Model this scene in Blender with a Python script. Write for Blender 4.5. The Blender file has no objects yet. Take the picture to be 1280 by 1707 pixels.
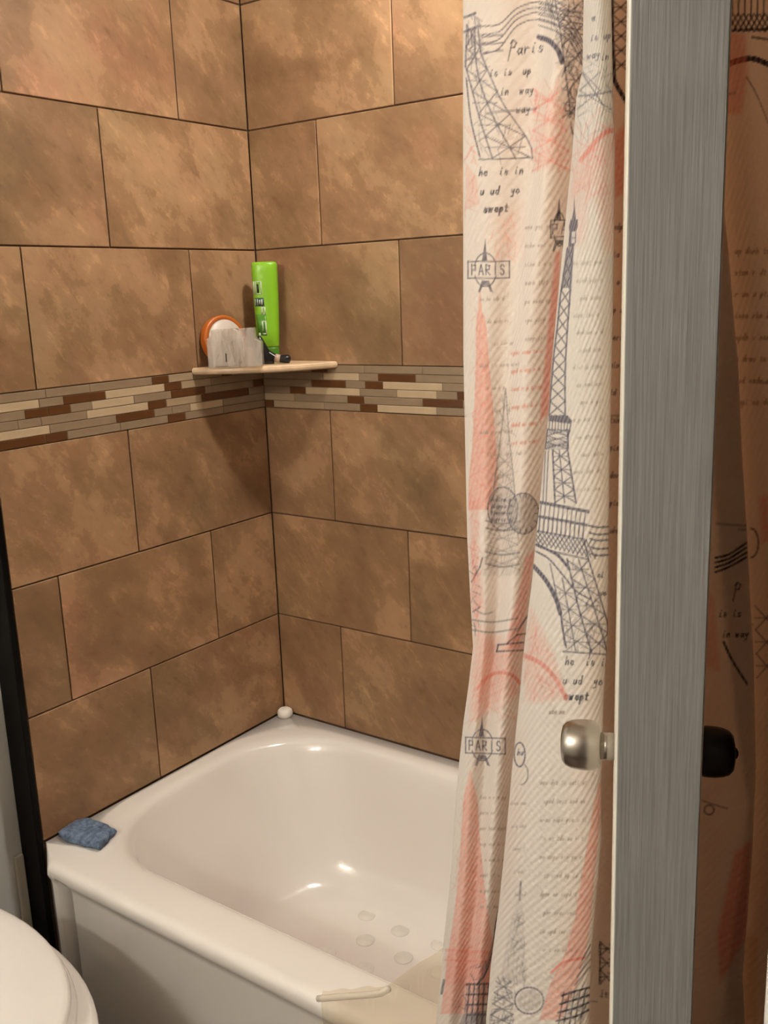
import bpy, bmesh, math, random
import numpy as np
from mathutils import Vector, Matrix

# ------------------------------------------------------------------ camera, light, exposure
sc = bpy.context.scene
COL = sc.collection
CAM = np.array([1.56805, -1.69073, 1.41065])
ROT = np.array([[0.8123520, 0.5820419, -0.0362126],      # rows: right, down, forward
                [0.0995978, -0.1996561, -0.9747911],
                [-0.5745994, 0.7882669, -0.2201611]])
F, W, H = 1614.26, 1280.0, 1707.0
cd = bpy.data.cameras.new('camera')
cd.sensor_fit = 'VERTICAL'; cd.sensor_height = 36.0; cd.lens = F / H * 36.0
cd.clip_start = 0.02
cam = bpy.data.objects.new('camera', cd); COL.objects.link(cam)
m3 = Matrix((ROT[0].tolist(), (-ROT[1]).tolist(), (-ROT[2]).tolist())).transposed()
cam.matrix_world = Matrix.Translation(CAM.tolist()) @ m3.to_4x4()
sc.camera = cam

wd = bpy.data.worlds.new('world'); sc.world = wd; wd.use_nodes = True
wd.node_tree.nodes['Background'].inputs[0].default_value = (1.0, 0.93, 0.85, 1)
wd.node_tree.nodes['Background'].inputs[1].default_value = 0.015

WARM = (1.0, 0.925, 0.825)
def area_light(name, loc, size, power, color=WARM, rot=(0, 0, 0)):
    l = bpy.data.lights.new(name, 'AREA'); l.shape = 'DISK'; l.size = size; l.energy = power; l.color = color
    o = bpy.data.objects.new(name, l); o.location = loc; o.rotation_euler = rot; COL.objects.link(o); return o
SHOWER_L = (0.80, -0.30, 2.385)
area_light('shower_downlight', SHOWER_L, 0.12, 9.0)
VAN = [(0.40, -2.80, 2.06), (0.62, -2.80, 2.06), (0.84, -2.80, 2.06)]
VAN_STRENGTH = 98.0

vs = sc.view_settings
vs.view_transform = 'Standard'; vs.look = 'None'; vs.gamma = 1.0; vs.use_curve_mapping = False
vs.exposure = 1.0

# ------------------------------------------------------------------ helpers
def proj(P):
    c = (np.asarray(P) - CAM) @ ROT.T
    return W / 2 + F * c[..., 0] / c[..., 2], H / 2 + F * c[..., 1] / c[..., 2]

def s2l(r, g, b):
    f = lambda v: (v / 255.0 / 12.92) if v / 255.0 <= 0.04045 else ((v / 255.0 + 0.055) / 1.055) ** 2.4
    return (f(r), f(g), f(b))

def newmat(name):
    m = bpy.data.materials.new(name); m.use_nodes = True
    nt = m.node_tree; return m, nt, nt.nodes, nt.links, nt.nodes['Principled BSDF']

def plain(name, col, rough=0.5, metal=0.0, noise=0.06, nscale=18.0, bump=0.0, spec=0.5, coat=0.0, bscale=60.0):
    m, nt, N, L, B = newmat(name)
    B.inputs['Roughness'].default_value = rough; B.inputs['Metallic'].default_value = metal
    B.inputs['Specular IOR Level'].default_value = spec; B.inputs['Coat Weight'].default_value = coat
    tc = N.new('ShaderNodeTexCoord'); nz = N.new('ShaderNodeTexNoise')
    nz.inputs['Scale'].default_value = nscale; nz.inputs['Detail'].default_value = 4
    L.new(tc.outputs['Object'], nz.inputs['Vector'])
    rp = N.new('ShaderNodeValToRGB')
    rp.color_ramp.elements[0].position = 0.3; rp.color_ramp.elements[1].position = 0.7
    rp.color_ramp.elements[0].color = (*[c * (1 - noise) for c in col], 1)
    rp.color_ramp.elements[1].color = (*[min(1, c * (1 + noise)) for c in col], 1)
    L.new(nz.outputs['Fac'], rp.inputs['Fac']); L.new(rp.outputs['Color'], B.inputs['Base Color'])
    if bump:
        n2 = N.new('ShaderNodeTexNoise'); n2.inputs['Scale'].default_value = bscale; n2.inputs['Detail'].default_value = 3
        bp = N.new('ShaderNodeBump'); bp.inputs['Strength'].default_value = bump; bp.inputs['Distance'].default_value = 0.002
        L.new(tc.outputs['Object'], n2.inputs['Vector']); L.new(n2.outputs['Fac'], bp.inputs['Height'])
        L.new(bp.outputs['Normal'], B.inputs['Normal'])
    return m

def mesh_obj(name, verts, faces, mat, parent=None, smooth=False, mats=None, fmat=None):
    me = bpy.data.meshes.new(name); me.from_pydata([tuple(v) for v in verts], [], faces); me.update()
    for mm in (mats or [mat]): me.materials.append(mm)
    if fmat is not None: me.polygons.foreach_set('material_index', fmat)
    if smooth: me.polygons.foreach_set('use_smooth', [True] * len(me.polygons))
    o = bpy.data.objects.new(name, me); COL.objects.link(o)
    if parent is not None: o.parent = parent
    return o

def bm_obj(name, bm, mat, parent=None, smooth=False, loc=None, rot=None):
    me = bpy.data.meshes.new(name); bm.to_mesh(me); bm.free()
    me.materials.append(mat)
    if smooth: me.polygons.foreach_set('use_smooth', [True] * len(me.polygons))
    o = bpy.data.objects.new(name, me); COL.objects.link(o)
    if parent is not None: o.parent = parent
    if loc is not None: o.location = loc
    if rot is not None: o.rotation_euler = rot
    return o

def box_bm(x0, x1, y0, y1, z0, z1, bev=0.0, seg=2, bm=None):
    new = bm is None
    bm = bm or bmesh.new()
    vs_ = [bm.verts.new((x, y, z)) for x in (x0, x1) for y in (y0, y1) for z in (z0, z1)]
    q = [(0, 1, 3, 2), (4, 6, 7, 5), (0, 4, 5, 1), (2, 3, 7, 6), (0, 2, 6, 4), (1, 5, 7, 3)]
    fs = [bm.faces.new([vs_[i] for i in f]) for f in q]
    if bev > 0:
        es = list({e for f in fs for e in f.edges})
        bmesh.ops.bevel(bm, geom=es, offset=bev, segments=seg, affect='EDGES', profile=0.5)
    return bm

def lathe_bm(prof, n=32):
    """prof: list of (r, z); revolve about z."""
    bm = bmesh.new(); rings = []
    for r, z in prof:
        if r < 1e-6: rings.append([bm.verts.new((0, 0, z))])
        else: rings.append([bm.verts.new((r * math.cos(2 * math.pi * k / n), r * math.sin(2 * math.pi * k / n), z)) for k in range(n)])
    for a, b in zip(rings, rings[1:]):
        for k in range(n):
            k2 = (k + 1) % n
            if len(a) == 1 and len(b) == 1: continue
            if len(a) == 1: bm.faces.new((a[0], b[k2], b[k]))
            elif len(b) == 1: bm.faces.new((a[k], a[k2], b[0]))
            else: bm.faces.new((a[k], a[k2], b[k2], b[k]))
    bmesh.ops.recalc_face_normals(bm, faces=bm.faces)
    return bm

def loft(rings, close_top=True, close_bot=True):
    n = len(rings[0]); V = [v for r in rings for v in r]; Fc = []
    for i in range(len(rings) - 1):
        for k in range(n):
            k2 = (k + 1) % n
            Fc.append((i * n + k, i * n + k2, (i + 1) * n + k2, (i + 1) * n + k))
    if close_bot: Fc.append(tuple(range(n))[::-1])
    if close_top: Fc.append(tuple((len(rings) - 1) * n + k for k in range(n)))
    return V, Fc

def empty(name, loc=(0, 0, 0), rz=0.0):
    o = bpy.data.objects.new(name, None); o.empty_display_size = 0.05
    o.location = loc; o.rotation_euler = (0, 0, rz); COL.objects.link(o); return o

def tag(o, label, cat, group=None):
    o['label'] = label; o['category'] = cat
    if group: o['group'] = group
    return o
def struct(o, label=None):
    o['kind'] = 'structure'
    if label: o['label'] = label
    return o

# ------------------------------------------------------------------ materials
def stone_mat(name, tint=(1, 1, 1)):
    m, nt, N, L, B = newmat(name)
    tc = N.new('ShaderNodeTexCoord'); oi = N.new('ShaderNodeObjectInfo')
    mul = N.new('ShaderNodeVectorMath'); mul.operation = 'SCALE'; mul.inputs[0].default_value = (37.0, 53.0, 71.0)
    L.new(oi.outputs['Random'], mul.inputs['Scale'])
    add = N.new('ShaderNodeVectorMath'); add.operation = 'ADD'
    L.new(tc.outputs['Object'], add.inputs[0]); L.new(mul.outputs[0], add.inputs[1])
    # shear so the veining runs on the diagonal
    mp = N.new('ShaderNodeMapping'); mp.inputs['Rotation'].default_value = (0, 0.75, 0); L.new(add.outputs[0], mp.inputs['Vector'])
    mp2 = N.new('ShaderNodeMapping'); mp2.inputs['Scale'].default_value = (1.0, 1.0, 0.42); L.new(mp.outputs[0], mp2.inputs['Vector'])
    mp3 = N.new('ShaderNodeMapping'); mp3.inputs['Scale'].default_value = (1.0, 1.0, 0.72); L.new(mp.outputs[0], mp3.inputs['Vector'])
    def noise(scale, detail, rough, dist, src=None):
        n = N.new('ShaderNodeTexNoise'); n.inputs['Scale'].default_value = scale; n.inputs['Detail'].default_value = detail
        n.inputs['Roughness'].default_value = rough; n.inputs['Distortion'].default_value = dist
        L.new((src or mp3).outputs[0], n.inputs['Vector']); return n
    def ramp(src, stops, interp='LINEAR'):
        r = N.new('ShaderNodeValToRGB'); r.color_ramp.interpolation = interp
        e = r.color_ramp.elements
        while len(e) < len(stops): e.new(0.5)
        for el, (p, c) in zip(e, stops): el.position = p; el.color = (*c, 1)
        L.new(src, r.inputs['Fac']); return r
    t = lambda c: tuple(a * b for a, b in zip(c, tint))
    big = noise(6.0, 12.0, 0.66, 0.0)
    base = ramp(big.outputs['Fac'], [(0.30, t((0.195, 0.116, 0.062))), (0.455, t((0.250, 0.149, 0.080))), (0.485, t((0.276, 0.166, 0.091))),
                                      (0.530, t((0.296, 0.178, 0.099))), (0.548, t((0.350, 0.214, 0.120))), (0.72, t((0.415, 0.264, 0.156)))])
    # greenish-grey / rosy drift
    n2 = noise(3.6, 5.0, 0.55, 0.2)
    hue = ramp(n2.outputs['Fac'], [(0.34, (0.87, 0.94, 0.90)), (0.48, (1.0, 1.0, 1.0)), (0.58, (1.0, 1.0, 1.0)), (0.68, (1.03, 0.93, 0.98))])
    mx = N.new('ShaderNodeMix'); mx.data_type = 'RGBA'; mx.blend_type = 'MULTIPLY'; mx.inputs[0].default_value = 1.0
    L.new(base.outputs[0], mx.inputs[6]); L.new(hue.outputs[0], mx.inputs[7])
    # pale chips and dark pits
    n3 = noise(46.0, 8.0, 0.70, 0.0, mp2)
    chip = ramp(n3.outputs['Fac'], [(0.28, (0.70, 0.68, 0.66)), (0.42, (0.95, 0.95, 0.95)), (0.57, (1.0, 1.0, 1.0)), (0.66, (1.30, 1.28, 1.26))])
    mx2 = N.new('ShaderNodeMix'); mx2.data_type = 'RGBA'; mx2.blend_type = 'MULTIPLY'; mx2.inputs[0].default_value = 0.9
    L.new(mx.outputs[2], mx2.inputs[6]); L.new(chip.outputs[0], mx2.inputs[7])
    # each tile a touch lighter or darker
    hs = N.new('ShaderNodeHueSaturation')
    mr = N.new('ShaderNodeMapRange'); mr.inputs[3].default_value = 0.92; mr.inputs[4].default_value = 1.07
    L.new(oi.outputs['Random'], mr.inputs[0]); L.new(mr.outputs[0], hs.inputs['Value']); L.new(mx2.outputs[2], hs.inputs['Color'])
    L.new(hs.outputs[0], B.inputs['Base Color'])
    B.inputs['Roughness'].default_value = 0.5; B.inputs['Specular IOR Level'].default_value = 0.35
    bp = N.new('ShaderNodeBump'); bp.inputs['Strength'].default_value = 0.25; bp.inputs['Distance'].default_value = 0.002
    L.new(n3.outputs['Fac'], bp.inputs['Height']); L.new(bp.outputs[0], B.inputs['Normal'])
    return m

M = {}
M['tile'] = stone_mat('brown_stone_tile', (1.09, 1.045, 0.97))
M['grout'] = plain('dark_grout', (0.115, 0.066, 0.038), 0.9, noise=0.2, nscale=40)
M['mos_grout'] = plain('mosaic_grout', (0.22, 0.155, 0.095), 0.9, noise=0.15, nscale=60)
M['mos_d'] = plain('mosaic_dark_brown', (0.110, 0.042, 0.014), 0.22, noise=0.12, nscale=30)
M['mos_c'] = plain('mosaic_cream', (0.50, 0.385, 0.245), 0.3, noise=0.08, nscale=30)
M['mos_l'] = plain('mosaic_sand', (0.37, 0.275, 0.17), 0.3, noise=0.08, nscale=30)
M['mos_t'] = plain('mosaic_taupe', (0.275, 0.20, 0.128), 0.3, noise=0.10, nscale=30)
M['paint'] = plain('pale_grey_wall_paint', (0.66, 0.67, 0.64), 0.6, noise=0.03, bump=0.1, bscale=120)
M['tanpaint'] = plain('brown_wall_paint', (0.17, 0.105, 0.065), 0.6, noise=0.03)
M['ceil'] = plain('ceiling_paint', (0.72, 0.68, 0.62), 0.8, noise=0.02)
M['floor'] = plain('dark_brown_floor', (0.075, 0.042, 0.026), 0.45, noise=0.3, nscale=7)
M['black'] = plain('black_trim_paint', (0.0045, 0.004, 0.0035), 0.38, noise=0.2, nscale=25, spec=0.08)
M['white'] = plain('white_trim_paint', (0.72, 0.70, 0.65), 0.4, noise=0.03)
M['cream_strip'] = plain('cream_caulk_strip', (0.55, 0.51, 0.42), 0.5, noise=0.08)
M['porcelain'] = plain('white_porcelain', (0.80, 0.775, 0.735), 0.12, noise=0.015, nscale=8, coat=0.4)
M['shelfstone'] = plain('beige_stone_shelf', (0.64, 0.47, 0.30), 0.35, noise=0.14, nscale=45)
M['chrome'] = plain('chrome', (0.75, 0.74, 0.72), 0.15, metal=1.0, noise=0.01)
M['nickel'] = plain('brushed_nickel', (0.50, 0.46, 0.41), 0.27, metal=1.0, noise=0.05, nscale=80)
M['bronze'] = plain('dark_bronze', (0.012, 0.010, 0.009), 0.35, metal=0.3, noise=0.1, nscale=40)
M['green'] = plain('lime_green_plastic', (0.225, 0.50, 0.022), 0.32, noise=0.03, nscale=10)
M['dkgreen'] = plain('dark_green_print', (0.075, 0.235, 0.02), 0.35, noise=0.15, nscale=300)
M['teal'] = plain('teal_print', (0.018, 0.055, 0.06), 0.35, noise=0.3, nscale=400)
M['labelwhite'] = plain('label_white_print', (0.50, 0.58, 0.42), 0.4, noise=0.2, nscale=500)
M['ink'] = plain('black_print', (0.012, 0.012, 0.014), 0.4)
M['orange'] = plain('orange_plastic', (0.46, 0.115, 0.012), 0.35, noise=0.06)
M['jarwhite'] = plain('white_plastic', (0.58, 0.51, 0.45), 0.35, noise=0.05)
M['blackplastic'] = plain('black_plastic', (0.008, 0.008, 0.009), 0.3)
M['rubberpink'] = plain('pale_grip', (0.48, 0.36, 0.29), 0.4)
M['sponge'] = plain('blue_sponge', (0.135, 0.190, 0.285), 0.95, noise=0.5, nscale=95, bump=1.0, bscale=260)
M['soapwhite'] = plain('white_soap', (0.80, 0.76, 0.69), 0.5, noise=0.03)
M['rodmetal'] = plain('rod_metal', (0.30, 0.27, 0.24), 0.3, metal=1.0)
M['doorface'] = plain('cream_door_paint', (0.78, 0.74, 0.64), 0.4, noise=0.02)

# grey door edge paint with vertical brush strokes
m, nt, N, L, B = newmat('grey_brushed_paint'); M['dooredge'] = m
tc = N.new('ShaderNodeTexCoord'); mp = N.new('ShaderNodeMapping'); mp.inputs['Scale'].default_value = (1100, 1100, 26)
nz = N.new('ShaderNodeTexNoise'); nz.inputs['Scale'].default_value = 1.0; nz.inputs['Detail'].default_value = 3
L.new(tc.outputs['Object'], mp.inputs[0]); L.new(mp.outputs[0], nz.inputs['Vector'])
rp = N.new('ShaderNodeValToRGB'); rp.color_ramp.elements[0].position = 0.25; rp.color_ramp.elements[1].position = 0.8
rp.color_ramp.elements[0].color = (0.205, 0.202, 0.193, 1); rp.color_ramp.elements[1].color = (0.315, 0.309, 0.295, 1)
L.new(nz.outputs['Fac'], rp.inputs[0]); L.new(rp.outputs[0], B.inputs['Base Color'])
bp = N.new('ShaderNodeBump'); bp.inputs['Strength'].default_value = 0.35; bp.inputs['Distance'].default_value = 0.0006
L.new(nz.outputs['Fac'], bp.inputs['Height']); L.new(bp.outputs[0], B.inputs['Normal']); B.inputs['Roughness'].default_value = 0.45

# tub enamel: white, faint rosy film and grey anti-slip blotches low down in the basin (object space)
m, nt, N, L, B = newmat('tub_enamel'); M['tub'] = m
B.inputs['Roughness'].default_value = 0.16; B.inputs['Coat Weight'].default_value = 0.5; B.inputs['Coat Roughness'].default_value = 0.08
tc = N.new('ShaderNodeTexCoord'); sp = N.new('ShaderNodeSeparateXYZ'); L.new(tc.outputs['Object'], sp.inputs[0])
nz = N.new('ShaderNodeTexNoise'); nz.inputs['Scale'].default_value = 6.0; nz.inputs['Detail'].default_value = 5; L.new(tc.outputs['Object'], nz.inputs['Vector'])
low = N.new('ShaderNodeMapRange'); low.inputs[1].default_value = 0.24; low.inputs[2].default_value = 0.08; L.new(sp.outputs[2], low.inputs[0])
near = N.new('ShaderNodeMapRange'); near.inputs[1].default_value = -0.22; near.inputs[2].default_value = -0.5; L.new(sp.outputs[1], near.inputs[0])
g1 = N.new('ShaderNodeMath'); g1.operation = 'MULTIPLY'; L.new(low.outputs[0], g1.inputs[0]); L.new(near.outputs[0], g1.inputs[1])
g2 = N.new('ShaderNodeMath'); g2.operation = 'MULTIPLY'; L.new(g1.outputs[0], g2.inputs[0]); L.new(nz.outputs['Fac'], g2.inputs[1])
inb = N.new('ShaderNodeMapRange'); inb.inputs[1].default_value = -0.70; inb.inputs[2].default_value = -0.66; L.new(sp.outputs[1], inb.inputs[0])
g3 = N.new('ShaderNodeMath'); g3.operation = 'MULTIPLY'; L.new(g2.outputs[0], g3.inputs[0]); L.new(inb.outputs[0], g3.inputs[1])
mx = N.new('ShaderNodeMix'); mx.data_type = 'RGBA'; mx.inputs[6].default_value = (0.82, 0.785, 0.735, 1); mx.inputs[7].default_value = (0.50, 0.33, 0.30, 1)
L.new(g3.outputs[0], mx.inputs[0])
L.new(mx.outputs[2], B.inputs['Base Color'])
M['grip'] = plain('grey_grip_patch', (0.73, 0.69, 0.63), 0.6, noise=0.1)

# clear liner plastic
m, nt, N, L, B = newmat('clear_plastic_liner'); M['liner'] = m
out = N['Material Output']
gl = N.new('ShaderNodeBsdfGlossy'); gl.inputs['Roughness'].default_value = 0.12; gl.inputs[0].default_value = (0.95, 0.9, 0.8, 1)
tr = N.new('ShaderNodeBsdfTransparent'); tr.inputs[0].default_value = (0.93, 0.89, 0.80, 1)
df = N.new('ShaderNodeBsdfTranslucent'); df.inputs[0].default_value = (0.80, 0.70, 0.54, 1)
d2 = N.new('ShaderNodeBsdfDiffuse'); d2.inputs[0].default_value = (0.80, 0.70, 0.54, 1)
a1 = N.new('ShaderNodeMixShader'); a1.inputs[0].default_value = 0.5; L.new(df.outputs[0], a1.inputs[1]); L.new(d2.outputs[0], a1.inputs[2])
a2 = N.new('ShaderNodeMixShader'); a2.inputs[0].default_value = 0.20; L.new(tr.outputs[0], a2.inputs[1]); L.new(a1.outputs[0], a2.inputs[2])
a3 = N.new('ShaderNodeMixShader'); a3.inputs[0].default_value = 0.06; L.new(a2.outputs[0], a3.inputs[1]); L.new(gl.outputs[0], a3.inputs[2])
L.new(a3.outputs[0], out.inputs[0])

m, nt, N, L, B = newmat('liner_hem_plastic'); M['hem'] = m
out = N['Material Output']; B.inputs['Base Color'].default_value = (0.88, 0.82, 0.71, 1); B.inputs['Roughness'].default_value = 0.12; B.inputs['Coat Weight'].default_value = 1.0
tr = N.new('ShaderNodeBsdfTransparent'); tr.inputs[0].default_value = (0.96, 0.94, 0.9, 1)
a = N.new('ShaderNodeMixShader'); a.inputs[0].default_value = 0.55; L.new(tr.outputs[0], a.inputs[1]); L.new(B.outputs[0], a.inputs[2]); L.new(a.outputs[0], out.inputs[0])

# translucent blister pack
m, nt, N, L, B = newmat('clear_blister_plastic'); M['blister'] = m
out = N['Material Output']
mpp = N.new('ShaderNodeMapping'); mpp.inputs['Scale'].default_value = (2.2, 1.0, 0.55)
nz = N.new('ShaderNodeTexNoise'); nz.inputs['Scale'].default_value = 24.0; nz.inputs['Detail'].default_value = 4; nz.inputs['Distortion'].default_value = 1.0
tc = N.new('ShaderNodeTexCoord'); L.new(tc.outputs['Object'], mpp.inputs[0]); L.new(mpp.outputs[0], nz.inputs['Vector'])
rp = N.new('ShaderNodeValToRGB'); rp.color_ramp.elements[0].position = 0.35; rp.color_ramp.elements[1].position = 0.62
rp.color_ramp.elements[0].color = (0.42, 0.37, 0.31, 1); rp.color_ramp.elements[1].color = (0.78, 0.72, 0.64, 1)
L.new(nz.outputs['Fac'], rp.inputs[0]); L.new(rp.outputs[0], B.inputs['Base Color'])
B.inputs['Roughness'].default_value = 0.10; B.inputs['Coat Weight'].default_value = 1.0
bp = N.new('ShaderNodeBump'); bp.inputs['Strength'].default_value = 0.6; bp.inputs['Distance'].default_value = 0.004
L.new(nz.outputs['Fac'], bp.inputs['Height']); L.new(bp.outputs[0], B.inputs['Normal'])
tr = N.new('ShaderNodeBsdfTransparent'); tr.inputs[0].default_value = (0.95, 0.92, 0.88, 1)
a = N.new('ShaderNodeMixShader'); a.inputs[0].default_value = 0.42; L.new(tr.outputs[0], a.inputs[1]); L.new(B.outputs[0], a.inputs[2]); L.new(a.outputs[0], out.inputs[0])

# curtain cloth: printed colour attribute, embossed diagonal weave, lets light through
m, nt, N, L, B = newmat('printed_curtain_cloth'); M['curtain'] = m
out = N['Material Output']
at = N.new('ShaderNodeAttribute'); at.attribute_name = 'print'
uv = N.new('ShaderNodeUVMap'); uv.uv_map = 'UVMap'
mp = N.new('ShaderNodeMapping'); mp.inputs['Rotation'].default_value = (0, 0, math.radians(30)); mp.inputs['Scale'].default_value = (1, 1, 1)
L.new(uv.outputs[0], mp.inputs[0])
wv = N.new('ShaderNodeTexWave'); wv.inputs['Scale'].default_value = 54.0; wv.inputs['Distortion'].default_value = 1.0
wv.inputs['Detail'].default_value = 1.0; wv.inputs['Detail Scale'].default_value = 14.0; wv.bands_direction = 'X'
L.new(mp.outputs[0], wv.inputs['Vector'])
bp = N.new('ShaderNodeBump'); mpb = N.new('ShaderNodeMapping'); mpb.inputs['Rotation'].default_value = (0, 0, math.radians(-52)); L.new(uv.outputs[0], mpb.inputs[0])
wv2 = N.new('ShaderNodeTexWave'); wv2.inputs['Scale'].default_value = 48.0; wv2.inputs['Distortion'].default_value = 2.0; L.new(mpb.outputs[0], wv2.inputs['Vector'])
wm = N.new('ShaderNodeMath'); wm.operation = 'MULTIPLY_ADD'; wm.inputs[1].default_value = 0.45; L.new(wv2.outputs['Fac'], wm.inputs[0]); L.new(wv.outputs['Fac'], wm.inputs[2])
bp.inputs['Strength'].default_value = 0.42; bp.inputs['Distance'].default_value = 0.0015
L.new(wm.outputs[0], bp.inputs['Height'])
d = N.new('ShaderNodeBsdfDiffuse'); t = N.new('ShaderNodeBsdfTranslucent')
thr = N.new('ShaderNodeMath'); thr.operation = 'MULTIPLY'; thr.inputs[1].default_value = 0.22; L.new(wv.outputs['Fac'], thr.inputs[0])
thm = N.new('ShaderNodeMix'); thm.data_type = 'RGBA'; thm.inputs[7].default_value = (0.92, 0.89, 0.84, 1); L.new(thr.outputs[0], thm.inputs[0]); L.new(at.outputs['Color'], thm.inputs[6])
L.new(thm.outputs[2], d.inputs[0]); L.new(bp.outputs[0], d.inputs['Normal'])
tint = N.new('ShaderNodeMix'); tint.data_type = 'RGBA'; tint.blend_type = 'MULTIPLY'; tint.inputs[0].default_value = 1.0
tint.inputs[7].default_value = (0.68, 0.38, 0.20, 1); L.new(at.outputs['Color'], tint.inputs[6]); L.new(tint.outputs[2], t.inputs[0])
a = N.new('ShaderNodeMixShader'); a.inputs[0].default_value = 0.20; L.new(d.outputs[0], a.inputs[1]); L.new(t.outputs[0], a.inputs[2]); L.new(a.outputs[0], out.inputs[0])

# ------------------------------------------------------------------ room shell
CEIL = 2.40
XR = 1.53           # right wall plane
YF = -3.0           # front wall plane
YT = -0.712         # where the tile ends on the left wall
XP = -0.06          # painted left wall plane, set back from the tile

struct(bm_obj('floor', box_bm(-0.2, 2.6, -3.1, 0.1, -0.05, 0.0), M['floor']))
struct(bm_obj('ceiling', box_bm(-0.2, 2.6, -3.1, 0.1, CEIL, CEIL + 0.05), M['ceil']))
wall_left = struct(bm_obj('wall_left', box_bm(-0.12, -0.0035, YT + 0.0005, 0.02, 0.0, CEIL - 0.001), M['grout']), 'brown stone tiled end wall with a mosaic band')
wall_back = struct(bm_obj('wall_back', box_bm(-0.0035, XR, 0.0035, 0.10, 0.0, CEIL - 0.001), M['grout']), 'brown stone tiled long wall behind the tub')
struct(bm_obj('wall_beside_toilet', box_bm(XP - 0.06, XP, YF, YT - 0.001, 0.0, CEIL - 0.001), M['paint']))
struct(bm_obj('wall_front', box_bm(XP - 0.06, 2.6, YF - 0.08, YF - 0.001, 0.0, CEIL - 0.001), M['paint']))
bm = box_bm(XR, XR + 0.10, -1.43, 0.003, 0.0, CEIL - 0.001)
box_bm(XR, XR + 0.10, YF, -2.25, 0.0, CEIL - 0.001, bm=bm); box_bm(XR, XR + 0.10, -2.25, -1.43, 2.05, CEIL - 0.001, bm=bm)
struct(bm_obj('wall_right', bm, M['tanpaint']))

# tiles
GAP = 0.0030
tile_cache = {}
def slab(w, h, th, bev, mat, key):
    k = (round(w, 4), round(h, 4), key)
    if k not in tile_cache:
        b = box_bm(-w / 2, w / 2, 0.0, th, -h / 2, h / 2, bev, 1)
        me = bpy.data.meshes.new(key); b.to_mesh(me); b.free(); me.materials.append(mat); tile_cache[k] = me
    return tile_cache[k]
def place(name, me, wall, u, z, parent, proud=0.0):
    o = bpy.data.objects.new(name, me); COL.objects.link(o); o.parent = parent
    if wall == 'L': o.location = (proud, -u, z); o.rotation_euler = (0, 0, math.pi / 2)
    else: o.location = (u, -proud, z)
    return o
# the slab's face is at y=0 and its body runs to +y (into the wall); turned by +90 deg the body runs to -x
rows = [(0.387, 0.6456, 1), (0.6456, 0.9026, 0), (0.9026, 1.1596, 1), (1.2596, 1.5166, 0), (1.5166, 1.7736, 1), (1.7736, 2.0306, 0), (2.0306, 2.2876, 1), (2.2876, 2.398, 0)]
trnd = random.Random(5)
def tile_wall(wall, parent, end, offs):
    for z0, z1, par in rows:
        j = offs[par]; cuts = [0.0]
        while j < end - 0.03: cuts.append(j); j += 0.4065
        cuts.append(end)
        for a, b in zip(cuts, cuts[1:]):
            w = b - a - GAP; h = z1 - z0 - GAP
            place('tile', slab(w, h, 0.006, 0.0011, M['tile'], 'tile'), wall, (a + b) / 2, (z0 + z1) / 2, parent, trnd.uniform(-0.0004, 0.0004))
tile_wall('L', wall_left, -YT, (0.2045, 0.4105))
tile_wall('R', wall_back, XR - 0.002, (0.397, 0.195))

# mosaic band: glass and stone sticks, six courses (position along the wall, colour)
ML = [[(0.713,.5939,'t'),(.5939,.4936,'t'),(.4936,.3369,'t'),(.3369,.2909,'d'),(.2909,.2215,'l'),(.2215,.1354,'t'),(.1354,.1019,'d'),(.1019,0,'l')],
      [(.713,.6097,'c'),(.6097,.5564,'t'),(.5564,.4577,'d'),(.4577,.3044,'c'),(.3044,.257,'d'),(.257,.1697,'l'),(.1697,0,'t')],
      [(.713,.6419,'t'),(.6419,.5919,'d'),(.5919,.5423,'d'),(.5423,.4928,'t'),(.4928,.3881,'c'),(.3881,.2881,'t'),(.2881,.1894,'d'),(.1894,.0359,'t'),(.0359,0,'d')],
      [(.713,.6585,'t'),(.6585,.6095,'t'),(.6095,.5064,'t'),(.5064,.3528,'c'),(.3528,.303,'d'),(.303,.2019,'l'),(.2019,.1524,'d'),(.1524,.0509,'d'),(.0509,0,'t')],
      [(.713,.5929,'c'),(.5929,.4372,'t'),(.4372,.3383,'d'),(.3383,.2894,'t'),(.2894,.2368,'t'),(.2368,.1382,'c'),(.1382,0,'t')],
      [(.713,.6044,'d'),(.6044,.555,'d'),(.555,.4286,'t'),(.4286,.3025,'t'),(.3025,.2527,'d'),(.2527,.1373,'t'),(.1373,0,'t')]]
MR = [[(0,.1468,'t'),(.1468,.1937,'d'),(.1937,.2968,'t'),(.2968,.4479,'t'),(.4479,.5482,'t'),(.5482,.5982,'d')],
      [(0,.1814,'t'),(.1814,.2814,'c'),(.2814,.3324,'t'),(.3324,.4299,'d'),(.4299,.5799,'t')],
      [(0,.1461,'t'),(.1461,.2441,'d'),(.2441,.2971,'t'),(.2971,.3448,'d'),(.3448,.496,'c'),(.496,.596,'t')],
      [(0,.0797,'t'),(.0797,.1274,'d'),(.1274,.282,'c'),(.282,.381,'t'),(.381,.4816,'c'),(.4816,.5315,'t'),(.5315,.5815,'d')],
      [(0,.0936,'l'),(.0936,.2472,'t'),(.2472,.2934,'d'),(.2934,.4462,'t'),(.4462,.5442,'d'),(.5442,.6942,'t')],
      [(0,.028,'d'),(.028,.1797,'l'),(.1797,.2809,'t'),(.2809,.3282,'d'),(.3282,.4806,'c'),(.4806,.6306,'t')]]
mr_ = random.Random(11)
for row in MR:
    u = row[-1][1]
    while u < XR - 0.03:
        ln = min(mr_.choice((0.05, 0.10, 0.15)), XR - 0.003 - u); row.append((u, u + ln, mr_.choice('ttttccld'))); u += ln
RH = 0.1 / 6
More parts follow.
